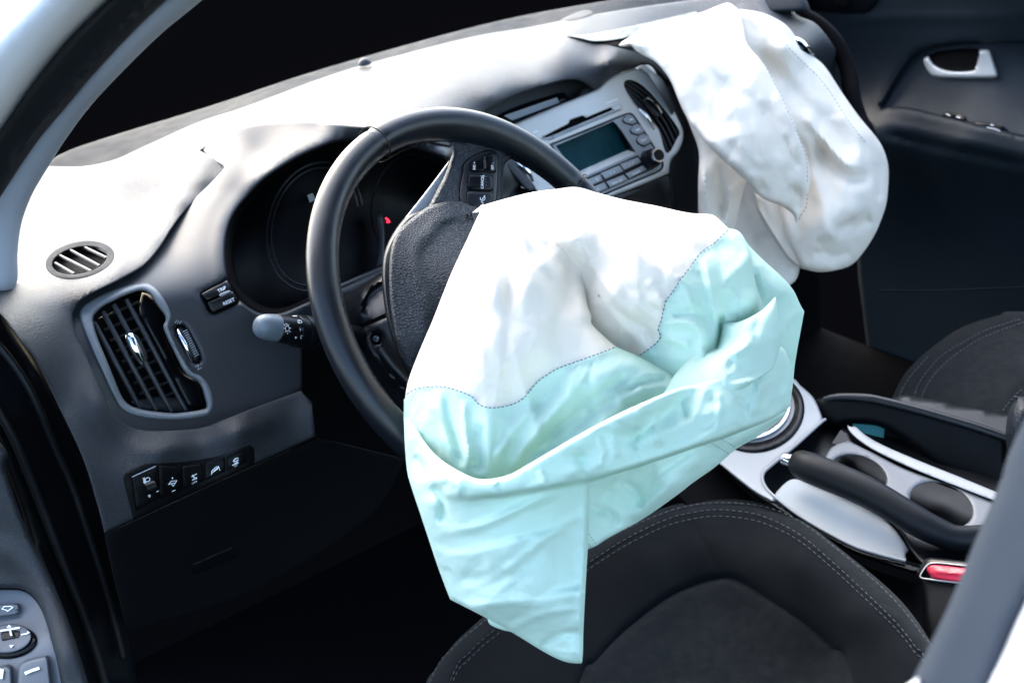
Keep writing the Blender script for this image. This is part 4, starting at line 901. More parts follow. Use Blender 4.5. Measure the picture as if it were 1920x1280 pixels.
Dstr = [([(1085, 440), (1100, 484), (1133, 537), (1166, 576), (1200, 606), (1236, 632)], 's', 3, -.014, 40), ([(1094, 474), (1104, 497), (1130, 532), (1157, 572), (1200, 605)], 'r', 7, .004),
        ([(1260, 400), (1285, 430), (1310, 468)], 'r', 10, .004), ([(1314, 474), (1330, 520), (1342, 580), (1345, 650)], 'r', 10, .009), ([(1350, 585), (1351, 620), (1349, 655)], 'r', 6, -.012),
        ([(1420, 470), (1370, 520), (1350, 560)], 'r', 12, .004), ([(1240, 580), (1265, 600), (1300, 610), (1320, 630), (1305, 655)], 'r', 9, .006), ([(1240, 625), (1270, 640), (1300, 650)], 'r', 8, .005), ([(1236, 600), (1290, 585), (1330, 600)], 'r', 9, -.005),
        ([(1207, 527), (1230, 550), (1240, 580)], 'r', 12, .004), ([(1200, 560), (1220, 575), (1236, 585)], 'r', 6, -.003), ([(1345, 580), (1370, 600), (1356, 600)], 'c', 6, .003), ([(1310, 478), (1380, 460), (1410, 470)], 'r', 16, -.004)] + \
       [([(s_[0], s_[1]), (s_[0] + 14 + 5 * (k % 3), s_[1] + 12)], 'r', 3, .002) for k, s_ in enumerate(seamD[4:12])] + [([(s_[0], s_[1]), (s_[0] - 14 - 4 * (k % 3), s_[1] - 8)], 'r', 3, .0015) for k, s_ in enumerate(seamD[5:12])]
whiteD = [(880, 330)] + [(1390, 330), (1378, 420)] + seamD[1:] + [(1000, 900), (850, 700)]
dout = [(905, 385, 1), (950, 372), (1000, 360), (1040, 355), (1080, 351), (1118, 361, 1), (1168, 374), (1230, 386), (1290, 399), (1330, 402), (1344, 408), (1369, 430), (1382, 433), (1397, 450), (1408, 478), (1414, 515), (1424, 550), (1433, 580), (1440, 640), (1430, 700, 1), (1300, 800, 1), (1100, 800, 1), (1040, 700, 1), (1000, 560), (950, 460)]
sheet('panel', dout, D, None, bag, step=5, R=26, amp=.022, thick=.01, rel=relD, strokes=Dstr, lines=[cr(seamD[1:-1])],
      split=[('white_panel', whiteD, M['bagw'], 'smooth white panel at the top right of the airbag'), ('mint_panel', None, M['bagm'], None)])
stitches('seam_stitching', seamD[1:-1], off(D, -.0008), M['thread'], bag, dash=6, gap=2, w=1.8, lift=.001, strokes=Dstr, rel=relD)
# inner puff
Fq = tps([(1245, 735, .985), (1303, 655, .995), (1345, 650, .99), (1356, 600, 1.005), (1400, 600, .985), (1454, 556, 1.01), (1462, 648, .99), (1350, 700, .955), (1400, 650, .965), (1300, 720, .965), (1330, 680, .97)], 1e-5)
sheet('mint_panel', [(1235, 745, 1), (1262, 706), (1285, 680), (1303, 657), (1322, 648), (1344, 652, 1), (1352, 625), (1357, 603), (1380, 604), (1405, 595), (1430, 580), (1454, 556, 1), (1459, 590), (1461, 620), (1463, 650, 1), (1450, 690, 1), (1350, 760, 1), (1250, 780, 1)], Fq, M['bagm'], bag,
      step=5, R=14, amp=.012, thick=.008, rel=crumple(.011, 42, .002, 20, 21, -.5, 1.8), strokes=[([(1310, 660), (1350, 665), (1390, 655), (1420, 620)], 'r', 10, .004), ([(1440, 560), (1420, 600), (1415, 650)], 'r', 8, -.004), ([(1350, 655), (1370, 675), (1360, 700)], 'r', 7, -.004)])
# lower right panel seen behind the hanging part
Hh = tps([(1104, 900, .985), (1104, 1020, .985), (1150, 1000, 1.0), (1206, 972, 1.01), (1206, 880, .975), (1340, 875, 1.02), (1350, 820, .985), (1430, 812, 1.03), (1470, 780, 1.03), (1250, 900, .98)], 1e-5)
Hs = [([(1120, 940), (1170, 890), (1200, 860)], 'r', 14, -.006), ([(1165, 900), (1200, 930), (1190, 950)], 'r', 9, -.006), ([(1180, 985), (1240, 920), (1290, 880), (1340, 850)], 'r', 9, .004), ([(1110, 960), (1140, 960), (1160, 985)], 'r', 7, -.005)]
sheet('mint_panel', [(1080, 880, 1), (1206, 860, 1), (1300, 830, 1), (1441, 780, 1), (1476, 768, 1), (1466, 784), (1425, 816), (1381, 841), (1341, 875), (1300, 904), (1269, 928), (1206, 972), (1144, 1006), (1119, 1022), (1103, 1029, 1), (1085, 1030, 1)], Hh, M['bagm'], bag,
      step=6, R=12, amp=.010, thick=.008, rel=crumple(.011, 50, .002, 20, 31, -.6, 2), strokes=Hs)
for L in ([(1348, 821), (1362, 828), (1381, 840)], [(1330, 829), (1350, 840), (1369, 851)]): stitches('seam_stitching', L, off(Hh, -.0015), M['thread'], bag, dash=4, gap=2, w=1.2, strokes=Hs, smooth=False)
for L in ([(1104, 1000), (1112, 1012), (1120, 1021)], [(1103, 1018), (1108, 1026)]): stitches('seam_stitching', L, off(Hh, -.0015), M['thread'], bag, dash=4, gap=2, w=1.2, strokes=Hs, smooth=False)
# left lobe: white above the seam, mint below
C = tps([(905, 385, 1.065), (860, 490, 1.05), (812, 597, 1.045), (765, 712, 1.04), (757, 790, 1.03), (960, 410, 1.045), (1068, 448, 1.045), (1100, 505, 1.04), (1022, 488, 1.01), (900, 520, .995), (960, 560, .972), (1060, 560, .995), (900, 660, .965), (1000, 640, .955), (1100, 600, 1.0), (1153, 648, 1.005),
         (830, 740, .985), (900, 760, .968), (1000, 740, .965), (1150, 700, .975), (1260, 706, .99), (860, 860, .965), (930, 870, .962), (1000, 840, .955), (1100, 780, .965), (1000, 920, .975), (1230, 760, .98), (790, 850, 1.0)], 1e-5)
_ra, _rb = rad_wrk(905, 385, .0060, 41, 4.5, .0003), crumple(.014, 76, .0020, 24, 41, 1.45, 2.4)
relC = lambda x, y: _ra(x, y) + _rb(x, y)
seamC = [(750, 746), (762, 739), (780, 729), (803, 725), (825, 724), (845, 728), (866, 735), (885, 744), (897, 757), (910, 763), (930, 764), (950, 761), (970, 754), (985, 743), (993, 733), (1008, 716), (1030, 700), (1050, 689), (1075, 680), (1100, 671), (1130, 660), (1153, 651), (1175, 640)]
Cstr = [([(924, 389), (953, 406), (993, 452), (1022, 488), (1040, 530)], 'r', 12, .008), ([(935, 410), (955, 470), (960, 530), (950, 620), (945, 700)], 'r', 18, -.005), ([(910, 400), (900, 470), (925, 520), (915, 600)], 'r', 14, .004),
        ([(1000, 440), (1050, 490), (1070, 530), (1060, 600)], 'r', 22, -.007),
        ([(832, 730), (845, 790), (862, 850), (870, 885)], 'r', 9, -.010), ([(868, 745), (872, 800), (880, 880)], 'r', 7, .006), ([(895, 790), (898, 840), (895, 890)], 'r', 14, -.008), ([(800, 740), (815, 790), (840, 845)], 'r', 8, .004),
        ([(1120, 680), (1040, 770), (985, 840), (950, 890)], 'r', 10, .006), ([(1200, 690), (1120, 760), (1040, 820), (970, 880)], 'r', 22, -.016), ([(1210, 720), (1180, 740), (1150, 745)], 'r', 9, .005), ([(1262, 712), (1210, 715), (1170, 735)], 'r', 8, -.006), ([(1060, 690), (1030, 740), (1000, 770)], 'r', 9, -.003), ([(1230, 700), (1150, 735), (1080, 790), (1010, 850)], 'r', 8, .005), ([(1000, 760), (960, 810), (925, 870)], 'r', 8, .004), ([(800, 745), (830, 800), (850, 860)], 'r', 6, .004), ([(1090, 680), (1075, 710), (1060, 740)], 'r', 5, .003), ([(1110, 672), (1105, 700), (1090, 720)], 'r', 5, -.003), ([(760, 790), (775, 830), (790, 860)], 'r', 9, -.005)]
whiteC = [(700, 340), (1200, 340), (1200, 640)] + seamC[::-1] + [(700, 750)]
cout = [(905, 384, 1), (930, 388), (970, 412), (1019, 427), (1068, 447), (1094, 474), (1104, 504), (1094, 521), (1098, 540), (1101, 570), (1109, 593), (1109, 606), (1127, 625), (1156, 650, 1), (1198, 668), (1235, 688), (1261, 704), (1274, 730, 1), (1230, 850, 1), (1000, 930, 1), (840, 930, 1), (780, 880), (762, 830), (757, 790), (758, 760), (765, 715), (785, 661), (812, 598), (845, 515), (880, 440)]
sheet('panel', cout, C, None, bag, step=5, R=24, amp=.022, thick=.01, rel=relC, strokes=Cstr, lines=[cr(seamC[1:-1])],
      split=[('white_panel', whiteC, M['bagw'], 'large bright white panel on the left of the airbag'), ('mint_panel', None, M['bagm'], None)])
stitches('seam_stitching', seamC[1:-1], off(C, -.0008), M['thread'], bag, dash=6, gap=2, w=1.8, lift=.001, strokes=Cstr, rel=relC)
stitches('seam_stitching', [(1110, 514), (1112, 530), (1120, 550), (1127, 560)], off(D, -.004), M['thread'], bag, dash=7, gap=3, w=1.2, strokes=Dstr)
# attachment corner
sheet('white_panel', [(885, 399, 1), (905, 383, 1), (925, 388, 1), (915, 412, 1), (906, 402), (900, 399)], lambda x, y: 1.07 + 0 * np.asarray(x, float), M['bagw'], bag, step=4, R=4, amp=.003, thick=.004)
# back flap below
sheet('mint_panel', [(912, 1140, 1), (914, 1158), (918, 1169), (935, 1178), (965, 1186), (990, 1196, 1), (1010, 1180, 1), (960, 1140, 1)], lambda x, y: .995 + 0 * np.asarray(x, float), M['bagm'], bag, step=5, R=7, amp=.005, thick=.004)
# front: rolled lip with the hanging point below it, one piece of cloth
L_ = tps([(763, 745, 1.035), (760, 800, 1.015), (765, 880, .995), (800, 850, .968), (845, 895, .93), (908, 905, .912), (1000, 890, .905), (1057, 860, .90), (1160, 830, .905), (1270, 790, .925), (1360, 750, .945), (1450, 700, .985), (1470, 650, 1.01), (1480, 740, 1.02), (1440, 780, .995),
          (900, 960, .925), (1000, 960, .92), (1095, 930, .935), (820, 1000, .97), (844, 1121, .985), (950, 1060, .935), (1098, 1050, .945), (920, 1130, .955), (1000, 1150, .945), (1095, 1180, .955), (1088, 1240, .975), (980, 1195, .98), (1300, 730, .935), (1400, 700, .955)], 1e-5)
Lstr = [([(1500, 752), (1481, 762), (1441, 785), (1362, 817), (1300, 838), (1206, 870), (1128, 895), (1080, 904), (1012, 917), (921, 930), (870, 933), (835, 930), (812, 912), (795, 900)], 's', 2.2, .018, 60),
        ([(808, 906), (826, 930), (830, 960), (826, 985)], 'r', 9, -.012), ([(812, 905), (840, 897), (860, 915), (850, 932)], 'r', 9, .006), ([(775, 850), (790, 875), (792, 905)], 'r', 7, -.006),
        ([(800, 1004), (831, 1031), (876, 1033), (944, 1017), (1010, 1000), (1098, 985)], 's', 3, .007, 26), ([(846, 1122), (880, 1128), (921, 1129), (1012, 1120), (1098, 1111)], 's', 3, .006, 30),
        ([(1092, 915), (1094, 1000), (1090, 1100), (1086, 1200)], 'r', 8, .004), ([(860, 1075), (900, 1090), (960, 1070)], 'r', 14, -.005), ([(900, 1060), (950, 1040), (990, 1010)], 'r', 20, .004), ([(1010, 1215), (1050, 1190), (1080, 1190)], 'r', 8, -.004), ([(1030, 1215), (1060, 1222), (1088, 1222)], 'c', 4, .003),
        ([(795, 870), (900, 912), (1010, 905), (1130, 866), (1270, 800), (1400, 745), (1470, 690)], 'r', 16, .004), ([(1290, 835), (1370, 790), (1440, 760), (1478, 715)], 'r', 9, .004), ([(815, 1000), (900, 985), (1000, 940), (1060, 915)], 'r', 9, .005), ([(850, 1110), (930, 1080), (1020, 1010), (1094, 960)], 'r', 10, .004), ([(950, 1180), (1020, 1150), (1090, 1140)], 'r', 7, .003),
        ([(1010, 880), (1020, 900), (1015, 912)], 'r', 7, .003), ([(930, 905), (938, 918), (935, 926)], 'r', 7, -.003), ([(1080, 850), (1095, 872), (1090, 898)], 'r', 9, -.004), ([(1235, 768), (1228, 800), (1240, 840)], 'r', 7, .004), ([(1120, 815), (1130, 850), (1120, 880)], 'r', 6, .003), ([(1345, 730), (1350, 770), (1340, 810)], 'r', 7, .004), ([(1415, 705), (1425, 740), (1415, 775)], 'r', 6, .004),
        ([(1157, 790), (1150, 830), (1160, 860)], 'r', 12, .004), ([(1200, 800), (1190, 830), (1197, 845)], 'r', 6, -.004), ([(1275, 745), (1285, 775), (1290, 790)], 'r', 8, -.005), ([(1330, 720), (1310, 760), (1300, 790)], 'r', 8, .003), ([(1380, 740), (1400, 765), (1390, 790)], 'r', 9, -.005), ([(1440, 700), (1420, 740), (1400, 780)], 'r', 9, .006), ([(1470, 700), (1460, 740), (1440, 775)], 'r', 6, -.004),
        ([(830, 866), (876, 897), (910, 905), (960, 898), (1030, 868), (1110, 812), (1200, 765), (1270, 735), (1350, 712)], 'r', 16, .002)]
fout = [(757, 748, 1), (766, 752), (776, 790), (800, 832), (830, 863), (876, 890), (908, 898), (953, 890), (994, 868), (1057, 831), (1110, 801), (1160, 775), (1215, 750), (1269, 728), (1310, 719), (1356, 704), (1405, 681), (1448, 655), (1462, 648, 1), (1474, 660), (1484, 700), (1482, 762, 1),
        (1441, 788), (1362, 820), (1300, 841), (1206, 873), (1150, 890), (1105, 905, 1), (1104, 990), (1098, 1099), (1094, 1180), (1092, 1236), (1085, 1243), (1057, 1239), (1021, 1222), (967, 1189), (912, 1158), (844, 1123, 1), (822, 1065), (803, 1008), (788, 963), (772, 915), (763, 880), (758, 813)]
sheet('mint_panel', fout, L_, M['bagm'], bag, step=4, R=9, amp=.012, thick=.008, rel=crumple(.015, 66, .0022, 22, 51, -.3, 2.2), strokes=Lstr, label='long rolled mint fold with the pointed tip hanging below it')

# ------------------------------------------------------------------ passenger airbag
pb = thing('passenger_airbag', at(1250, 90, 1.60), 'deflated plain white airbag draped over the passenger side of the dashboard', 'airbag')
P1 = tps([(1160, 86, 1.57), (1210, 50, 1.60), (1311, 25, 1.62), (1364, 8, 1.63), (1396, 60, 1.58), (1260, 110, 1.545), (1330, 120, 1.53), (1300, 200, 1.52), (1400, 200, 1.50), (1455, 160, 1.54), (1400, 290, 1.49), (1480, 300, 1.50), (1518, 330, 1.53), (1440, 365, 1.51), (1493, 415, 1.53)], 1e-5)
pout2 = [(1387, 18, 1), (1430, 25), (1472, 46), (1497, 76), (1522, 103), (1548, 127), (1581, 177), (1611, 219), (1649, 266), (1663, 300), (1666, 330), (1662, 380), (1650, 418), (1636, 447), (1615, 478), (1594, 498), (1565, 507), (1535, 510), (1501, 503, 1), (1470, 440, 1), (1420, 200, 1), (1380, 80, 1)]
P2 = tps([(1387, 20, 1.64), (1497, 76, 1.66), (1581, 177, 1.66), (1649, 266, 1.66), (1666, 330, 1.66), (1636, 447, 1.63), (1535, 508, 1.59), (1470, 90, 1.61), (1540, 200, 1.60), (1600, 300, 1.585), (1600, 400, 1.56), (1540, 440, 1.555), (1480, 200, 1.60), (1520, 300, 1.60), (1540, 360, 1.575), (1440, 110, 1.615), (1500, 460, 1.58)], 1e-5)
P2s = [([(1408, 84), (1440, 120), (1476, 156), (1520, 200), (1556, 236), (1600, 290), (1625, 300)], 'r', 18, -.014), ([(1451, 67), (1480, 90), (1514, 122), (1550, 165), (1600, 240), (1640, 280)], 'r', 10, .008), ([(1525, 260), (1560, 310), (1600, 335), (1640, 325)], 'r', 14, -.016),
       ([(1500, 200), (1535, 250), (1590, 310), (1620, 320)], 'r', 10, .010), ([(1515, 300), (1540, 370), (1560, 430), (1600, 450)], 'r', 18, .012), ([(1560, 440), (1600, 420), (1640, 410)], 'r', 14, -.016), ([(1520, 470), (1560, 480), (1600, 470)], 'r', 8, -.006), ([(1640, 300), (1650, 340), (1645, 380)], 'r', 9, -.006)]
sheet('white_panel', pout2, P2, M['bagp'], pb, step=5, R=13, amp=.016, thick=.01, rel=crumple(.018, 48, .0035, 20, 61, 1.0, 2.6), strokes=P2s)
P3 = tps([(1290, 224, 1.57), (1311, 291, 1.56), (1312, 420, 1.56), (1340, 330, 1.545), (1380, 340, 1.565), (1372, 430, 1.57), (1350, 430, 1.55)], 1e-5)
sheet('white_panel', [(1285, 215, 1), (1297, 245), (1308, 275), (1311, 300), (1309, 350), (1310, 430, 1), (1375, 445, 1), (1385, 395), (1396, 350), (1402, 335, 1), (1340, 250, 1)], P3, M['bagp'], pb, step=6, R=10, amp=.015, thick=.008, rel=crumple(.010, 30, .002, 14, 71, 1.4, 2.6),
      strokes=[([(1315, 300), (1322, 360), (1325, 430)], 'r', 7, .008), ([(1345, 300), (1352, 350), (1350, 420)], 'r', 9, -.010), ([(1372, 340), (1368, 380), (1362, 430)], 'r', 8, .008)])
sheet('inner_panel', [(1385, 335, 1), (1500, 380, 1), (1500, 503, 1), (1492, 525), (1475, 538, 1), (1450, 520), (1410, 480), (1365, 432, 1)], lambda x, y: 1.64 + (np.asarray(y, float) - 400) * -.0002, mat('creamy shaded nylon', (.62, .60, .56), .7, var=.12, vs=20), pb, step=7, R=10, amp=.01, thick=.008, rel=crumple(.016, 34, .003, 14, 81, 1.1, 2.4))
sheet('inner_panel', [(1412, 362, 1), (1440, 372), (1486, 392, 1), (1500, 430), (1520, 470, 1), (1510, 503, 1), (1495, 500), (1470, 476), (1440, 430), (1420, 395)], lambda x, y: 1.60 + (np.asarray(x, float) - 1412) * -.0002, M['bagp'], pb, step=6, R=8, amp=.012, thick=.006, rel=crumple(.010, 30, .002, 14, 91, 1.0, 2), strokes=[([(1418, 380), (1440, 425), (1470, 470)], 'r', 6, .006)])
P1s = [([(1396, 76), (1430, 115), (1455, 160), (1480, 210), (1497, 253), (1512, 300)], 'r', 10, .006), ([(1430, 180), (1450, 240), (1470, 300), (1480, 350)], 'r', 20, -.010), ([(1470, 250), (1485, 290), (1500, 320)], 'r', 7, -.006), ([(1280, 210), (1340, 270), (1400, 320), (1440, 350)], 'r', 12, .006), ([(1230, 90), (1280, 130), (1330, 200), (1350, 260)], 'r', 26, -.006),
       ([(1165, 84), (1190, 82), (1215, 95)], 'r', 7, .008), ([(1480, 350), (1500, 370), (1495, 400)], 'r', 8, -.01), ([(1364, 10), (1340, 40), (1290, 60)], 'r', 16, .005)]
sheet('white_panel', [(1160, 86, 1), (1166, 79), (1180, 70), (1210, 48), (1240, 40), (1311, 25), (1340, 14), (1364, 6), (1376, 11), (1387, 21, 1), (1394, 50), (1402, 84), (1430, 118), (1455, 160), (1480, 210), (1497, 253), (1512, 290), (1519, 330), (1515, 360), (1503, 395), (1493, 419, 1), (1485, 400), (1462, 385), (1430, 372), (1402, 343), (1375, 318), (1345, 291), (1315, 258), (1290, 224), (1277, 200), (1263, 165), (1252, 143), (1231, 118), (1210, 106), (1193, 96), (1183, 86), (1172, 88)],
      P1, M['bagp'], pb, step=5, R=11, amp=.014, thick=.01, rel=crumple(.016, 52, .0035, 20, 101, .9, 2.6), strokes=P1s)
stitches('seam_stitching', [(1497, 345), (1513, 362), (1512, 385), (1504, 400), (1495, 415)], off(P1, .012), M['thread2'], pb, dash=6, gap=3, w=1.6)

for L, f_, st_ in (([(1440, 48), (1470, 80), (1500, 112), (1530, 140), (1556, 172), (1590, 225), (1625, 270)], P2, P2s), ([(1437, 128), (1462, 175), (1484, 225), (1500, 262), (1512, 300), (1514, 345)], P1, P1s)):
    stitches('seam_stitching', L, off(f_, -.012), M['thread4'], pb, dash=7, gap=2, w=1.6, strokes=st_)
# ------------------------------------------------------------------ centre console
con = thing('centre_console', at(1560, 900, 1.33), 'silver topped centre console with oval tray and two cup holders between the seats', 'console')
cp = plane3((1440, 870, float(hit(1440, 870, 'z', .645))), (1530, 745, float(hit(1530, 745, 'z', .655))), (1800, 960, float(hit(1800, 960, 'z', .625))))
tray_hole = [(1600, 770, 1), (1545, 783), (1490, 832), (1439, 877), (1430, 895), (1437, 915), (1456, 934), (1508, 972), (1590, 1017), (1640, 1036), (1698, 1051, 1), (1760, 1040, 1), (1840, 1010, 1), (1900, 985, 1), (1900, 800, 1), (1700, 770, 1)]
sheet('side_panel', [(1260, 780, 1), (1400, 925), (1455, 966), (1520, 1005), (1620, 1060), (1727, 1095, 1), (1735, 1190, 1), (1600, 1180, 1), (1340, 1010, 1), (1240, 900, 1)], off(cp, .05), M['matt'], con, step=12, R=10, amp=.02, thick=.01)
sheet('console_rim', [(1290, 790, 1), (1350, 872), (1405, 920), (1455, 955), (1508, 988), (1590, 1032), (1660, 1058), (1725, 1076), (1738, 1062, 1), (1700, 1049), (1640, 1034), (1590, 1016), (1508, 971), (1456, 933), (1437, 914), (1400, 860, 1)], off(cp, .004), M['gloss'], con, step=7, R=7, amp=.01, thick=.02)
sheet('silver_surround', [(1290, 700, 1), (1420, 680, 1), (1485, 708), (1500, 722), (1527, 748), (1543, 786, 1), (1536, 795), (1490, 836), (1445, 873), (1431, 893), (1438, 915), (1458, 934, 1), (1450, 940), (1439, 935), (1409, 917), (1360, 878), (1320, 845), (1290, 800, 1)], cp, M['console'], con,
      step=6, R=5, amp=.004, holes=[ell(1420, 770, 82, 66, -12, 40)], hR=4, hamp=.004, thick=.045)
boot = sheet('gear_gaiter_ring', ell(1418, 771, 93, 79, -10, 44), off(cp, -.004), M['gloss'], con, step=6, R=9, amp=.010, holes=[ell(1414, 766, 76, 62, -10, 40)], hR=6, hamp=.008, thick=.012)
sheet('gaiter_ring_inner', ell(1410, 764, 84, 68, -10, 40), off(cp, .006), M['console'], boot, step=6, R=5, amp=.004, holes=[ell(1404, 758, 70, 56, -10, 36)], hR=4, hamp=.004, thick=.01)
sheet('gaiter_chrome', ell(1408, 762, 76, 61, -10, 36), off(cp, .000), M['chrome'], boot, step=5, R=3, amp=.003, holes=[ell(1405, 758, 71, 56, -10, 36)], hR=2, hamp=.002, thick=.006)
sheet('gaiter', ell(1400, 755, 72, 58, -10, 30), off(cp, .012), M['console'], boot, step=8, R=20, amp=.01, thick=.01)
# tray floor, black inner wall, pale mat
sheet('tray_wall', [(1560, 770, 1), (1535, 790), (1490, 830), (1437, 877), (1426, 895), (1432, 920), (1456, 938), (1508, 976), (1590, 1022), (1700, 1056), (1770, 1050, 1), (1850, 1000, 1), (1920, 960, 1), (1920, 780, 1), (1700, 740, 1)], off(cp, .045), M['black'], con, step=14, thick=.01)
tubeR = [(1548, 786), (1539, 792), (1490, 836), (1445, 873), (1432, 886), (1430, 900), (1438, 916), (1456, 933), (1508, 972), (1590, 1018), (1640, 1036), (1698, 1051)]
tube_px('tray_edge', [(x, y, D1(cp, x, y) - .0005, .0016) for x, y in tubeR], M['console'], con, seg=8)
sheet('tray_mat', [(1440, 945, 1), (1462, 915), (1485, 898), (1510, 903), (1540, 911), (1575, 926), (1606, 942), (1645, 962), (1675, 988), (1692, 1010), (1704, 1031, 1), (1698, 1036), (1699, 1045), (1702, 1055, 1), (1640, 1045), (1590, 1026), (1508, 982)], off(cp, .022), M['tray'], con, step=8, R=5, amp=.003, thick=.01)
# cup holder plate
c1, c2 = ell(1610, 889, 54, 33, 20, 30), ell(1765, 947, 61, 39, 22, 34)
sheet('cup_holder_plate', [(1545, 862, 1), (1560, 838), (1590, 826, 1), (1640, 850), (1700, 880), (1790, 912), (1870, 944, 1), (1862, 962), (1838, 1000, 1), (1790, 1010, 1), (1700, 960), (1620, 930), (1560, 900)], off(cp, -.001), M['console2'], con,
      step=6, R=4, amp=.003, holes=[c1, c2], hR=5, hamp=.006, thick=.02)
for cpx in ((1610, 889, 57, 35), (1765, 947, 64, 41)):
    sheet('cup_holder', ell(cpx[0] + 4, cpx[1] + 6, cpx[2], cpx[3], 21, 28), off(cp, .05), M['carpet'], con, step=14, thick=.006)
sheet('cup_divider', [(1642, 866, 1), (1668, 872), (1700, 888), (1722, 902), (1716, 912), (1706, 917), (1690, 914), (1672, 904), (1664, 892), (1656, 876)], off(cp, .003), M['console2'], con, step=6, R=4, amp=.004, thick=.02)
# silver strip, black wall and rail on the passenger side
sheet('silver_strip', [(1588, 797), (1594, 800), (1605, 800), (1622, 815), (1655, 834), (1720, 862), (1800, 894), (1873, 924, 1), (1871, 941, 1), (1800, 914), (1720, 882), (1655, 852), (1620, 832), (1596, 812)], off(cp, -.006), M['console'], con, step=6, R=3, amp=.003, thick=.01)
sheet('strip_gap', [(1580, 800, 1), (1640, 842), (1720, 878), (1872, 936, 1), (1872, 948, 1), (1720, 892), (1640, 858), (1560, 830, 1)], off(cp, .004), M['gloss'], con, step=10, thick=.01)
rl = plane3((1530, 755, D1(cp, 1530, 755) - .002), (1640, 760, 1.42), (1890, 850, 1.36))
rail = sheet('grab_rail', [(1526, 752, 1), (1540, 745), (1573, 740), (1622, 742), (1655, 748), (1710, 762), (1770, 778), (1830, 796), (1890, 815, 1), (1890, 920, 1), (1760, 880, 1), (1700, 830, 1), (1657, 803), (1625, 795), (1592, 795), (1570, 800), (1545, 792, 1)], rl, M['blackm'], con, step=7, R=13, amp=.012, thick=.02)
tube_px('rail_edge', [(x, y, D1(rl, x, y) - .001 + dz, r) for x, y, r, dz in ((1545, 748, .003, .004), (1575, 744, .0045, .002), (1622, 746, .005, 0), (1655, 752, .005, 0), (1710, 766, .005, 0), (1770, 783, .005, 0), (1830, 801, .005, 0), (1888, 821, .005, 0))], M['leather'], rail, seg=12)
sheet('side_wall', [(1592, 790, 1), (1657, 796), (1700, 800), (1895, 860, 1), (1880, 935, 1), (1800, 902), (1720, 868), (1655, 838), (1622, 815)], off(rl, .022), M['blackm'], con, step=12, thick=.01)
sheet('teal_patch', [(1597, 794, 1), (1625, 796), (1658, 800, 1), (1657, 830, 1), (1630, 820), (1610, 806)], off(rl, .018), mat('flat deep teal', (.05, .26, .27), .7, var=.2, vs=30), con, step=7, thick=.002)  # small flat teal patch set in the opening below the rail
sheet('armrest', [(1889, 850, 1), (1886, 815), (1887, 790), (1893, 768), (1904, 752), (1925, 745), (2200, 800, 1), (2200, 1000, 1), (1900, 880, 1)], lambda x, y: 1.30 + 0 * np.asarray(x, float), M['leather2'], con, step=6, R=30, amp=.04, thick=.02)
stitches('armrest_stitching', [(1889, 812), (1900, 806), (1925, 802)], lambda x, y: 1.307 + 0 * np.asarray(x, float), M['thread3'], con, dash=6, gap=2, w=1.4)

hb = thing('handbrake_lever', at(1640, 930, 1.29), 'black leather handbrake lever with chrome button lying over the console tray', 'handbrake')
hd = lambda x, y, dz=0: D1(cp, x, y) + dz
tube_px('grip', [(1494, 866, hd(1494, 866, -.022), .0100), (1499, 868, hd(1499, 868, -.024), .0140), (1520, 877, hd(1520, 877, -.030), .0160), (1560, 893, hd(1560, 893, -.032), .0160), (1622, 920, hd(1622, 920, -.030), .0155), (1672, 948, hd(1672, 948, -.025), .0150), (1721, 978, hd(1721, 978, -.018), .0148), (1765, 1000, hd(1765, 1000, -.012), .0135), (1796, 1009, hd(1796, 1009, -.010), .0125), (1850, 1006, hd(1850, 1006, -.008), .012)], M['grip'], hb, seg=26, sub=6)
tube_px('release_button', [(1468, 859, hd(1468, 859, -.024), .0050), (1471, 860, hd(1471, 860, -.024), .0068), (1498, 867, hd(1498, 867, -.024), .0070)], M['chrome'], hb, seg=18, sub=2)
sheet('lever_base', [(1500, 892, 1), (1560, 905), (1640, 940), (1720, 1000, 1), (1800, 1018, 1), (1850, 1030, 1), (1780, 1075, 1), (1735, 1062), (1707, 1030), (1690, 1000), (1650, 960), (1600, 932), (1540, 908)], off(cp, .012), M['black'], hb, step=9, R=6, amp=.005, thick=.012)

bk = thing('seat_belt_buckle', at(1770, 1075, 1.16), 'seat belt buckle with red release button beside the driver seat', 'buckle')
bd = plane3((1724, 1080, 1.20), (1815, 1060, 1.17), (1780, 1095, 1.175))
sheet('buckle_body', [(1716, 1078, 1), (1735, 1048), (1760, 1046), (1840, 1055, 1), (1850, 1150, 1), (1800, 1250, 1), (1745, 1250, 1), (1735, 1170), (1728, 1100)], off(bd, .008), M['black'], bk, step=8, R=6, amp=.01, thick=.02)
sheet('buckle_frame', [(1724, 1081), (1728, 1070), (1738, 1057), (1750, 1053), (1780, 1055), (1840, 1062, 1), (1840, 1098, 1), (1790, 1093), (1735, 1086)], bd, M['silver'], bk, step=5, R=2, amp=.002, holes=[[(1727, 1080), (1731, 1071), (1740, 1060), (1751, 1056), (1780, 1058), (1838, 1065, 1), (1838, 1094, 1), (1790, 1089), (1737, 1083)]], hR=1.5, hamp=.001, thick=.006, ringstep=3)
rb = sheet('release_button', [(1737, 1067), (1742, 1060), (1755, 1058), (1808, 1064), (1838, 1068, 1), (1838, 1092, 1), (1790, 1090), (1752, 1084), (1746, 1080)], off(bd, -.002), M['red'], bk, step=4, R=5, amp=.004, thick=.008, strokes=[([(1742, 1070), (1780, 1073), (1835, 1079)], 'r', 4, .002)])
lettering('PRESS', (1773, 1067), (.99, .1), (.05, -1), 4.6, off(bd, -.004), mat('dark red print', (.35, .01, .03), .5), rb, bold=.01)

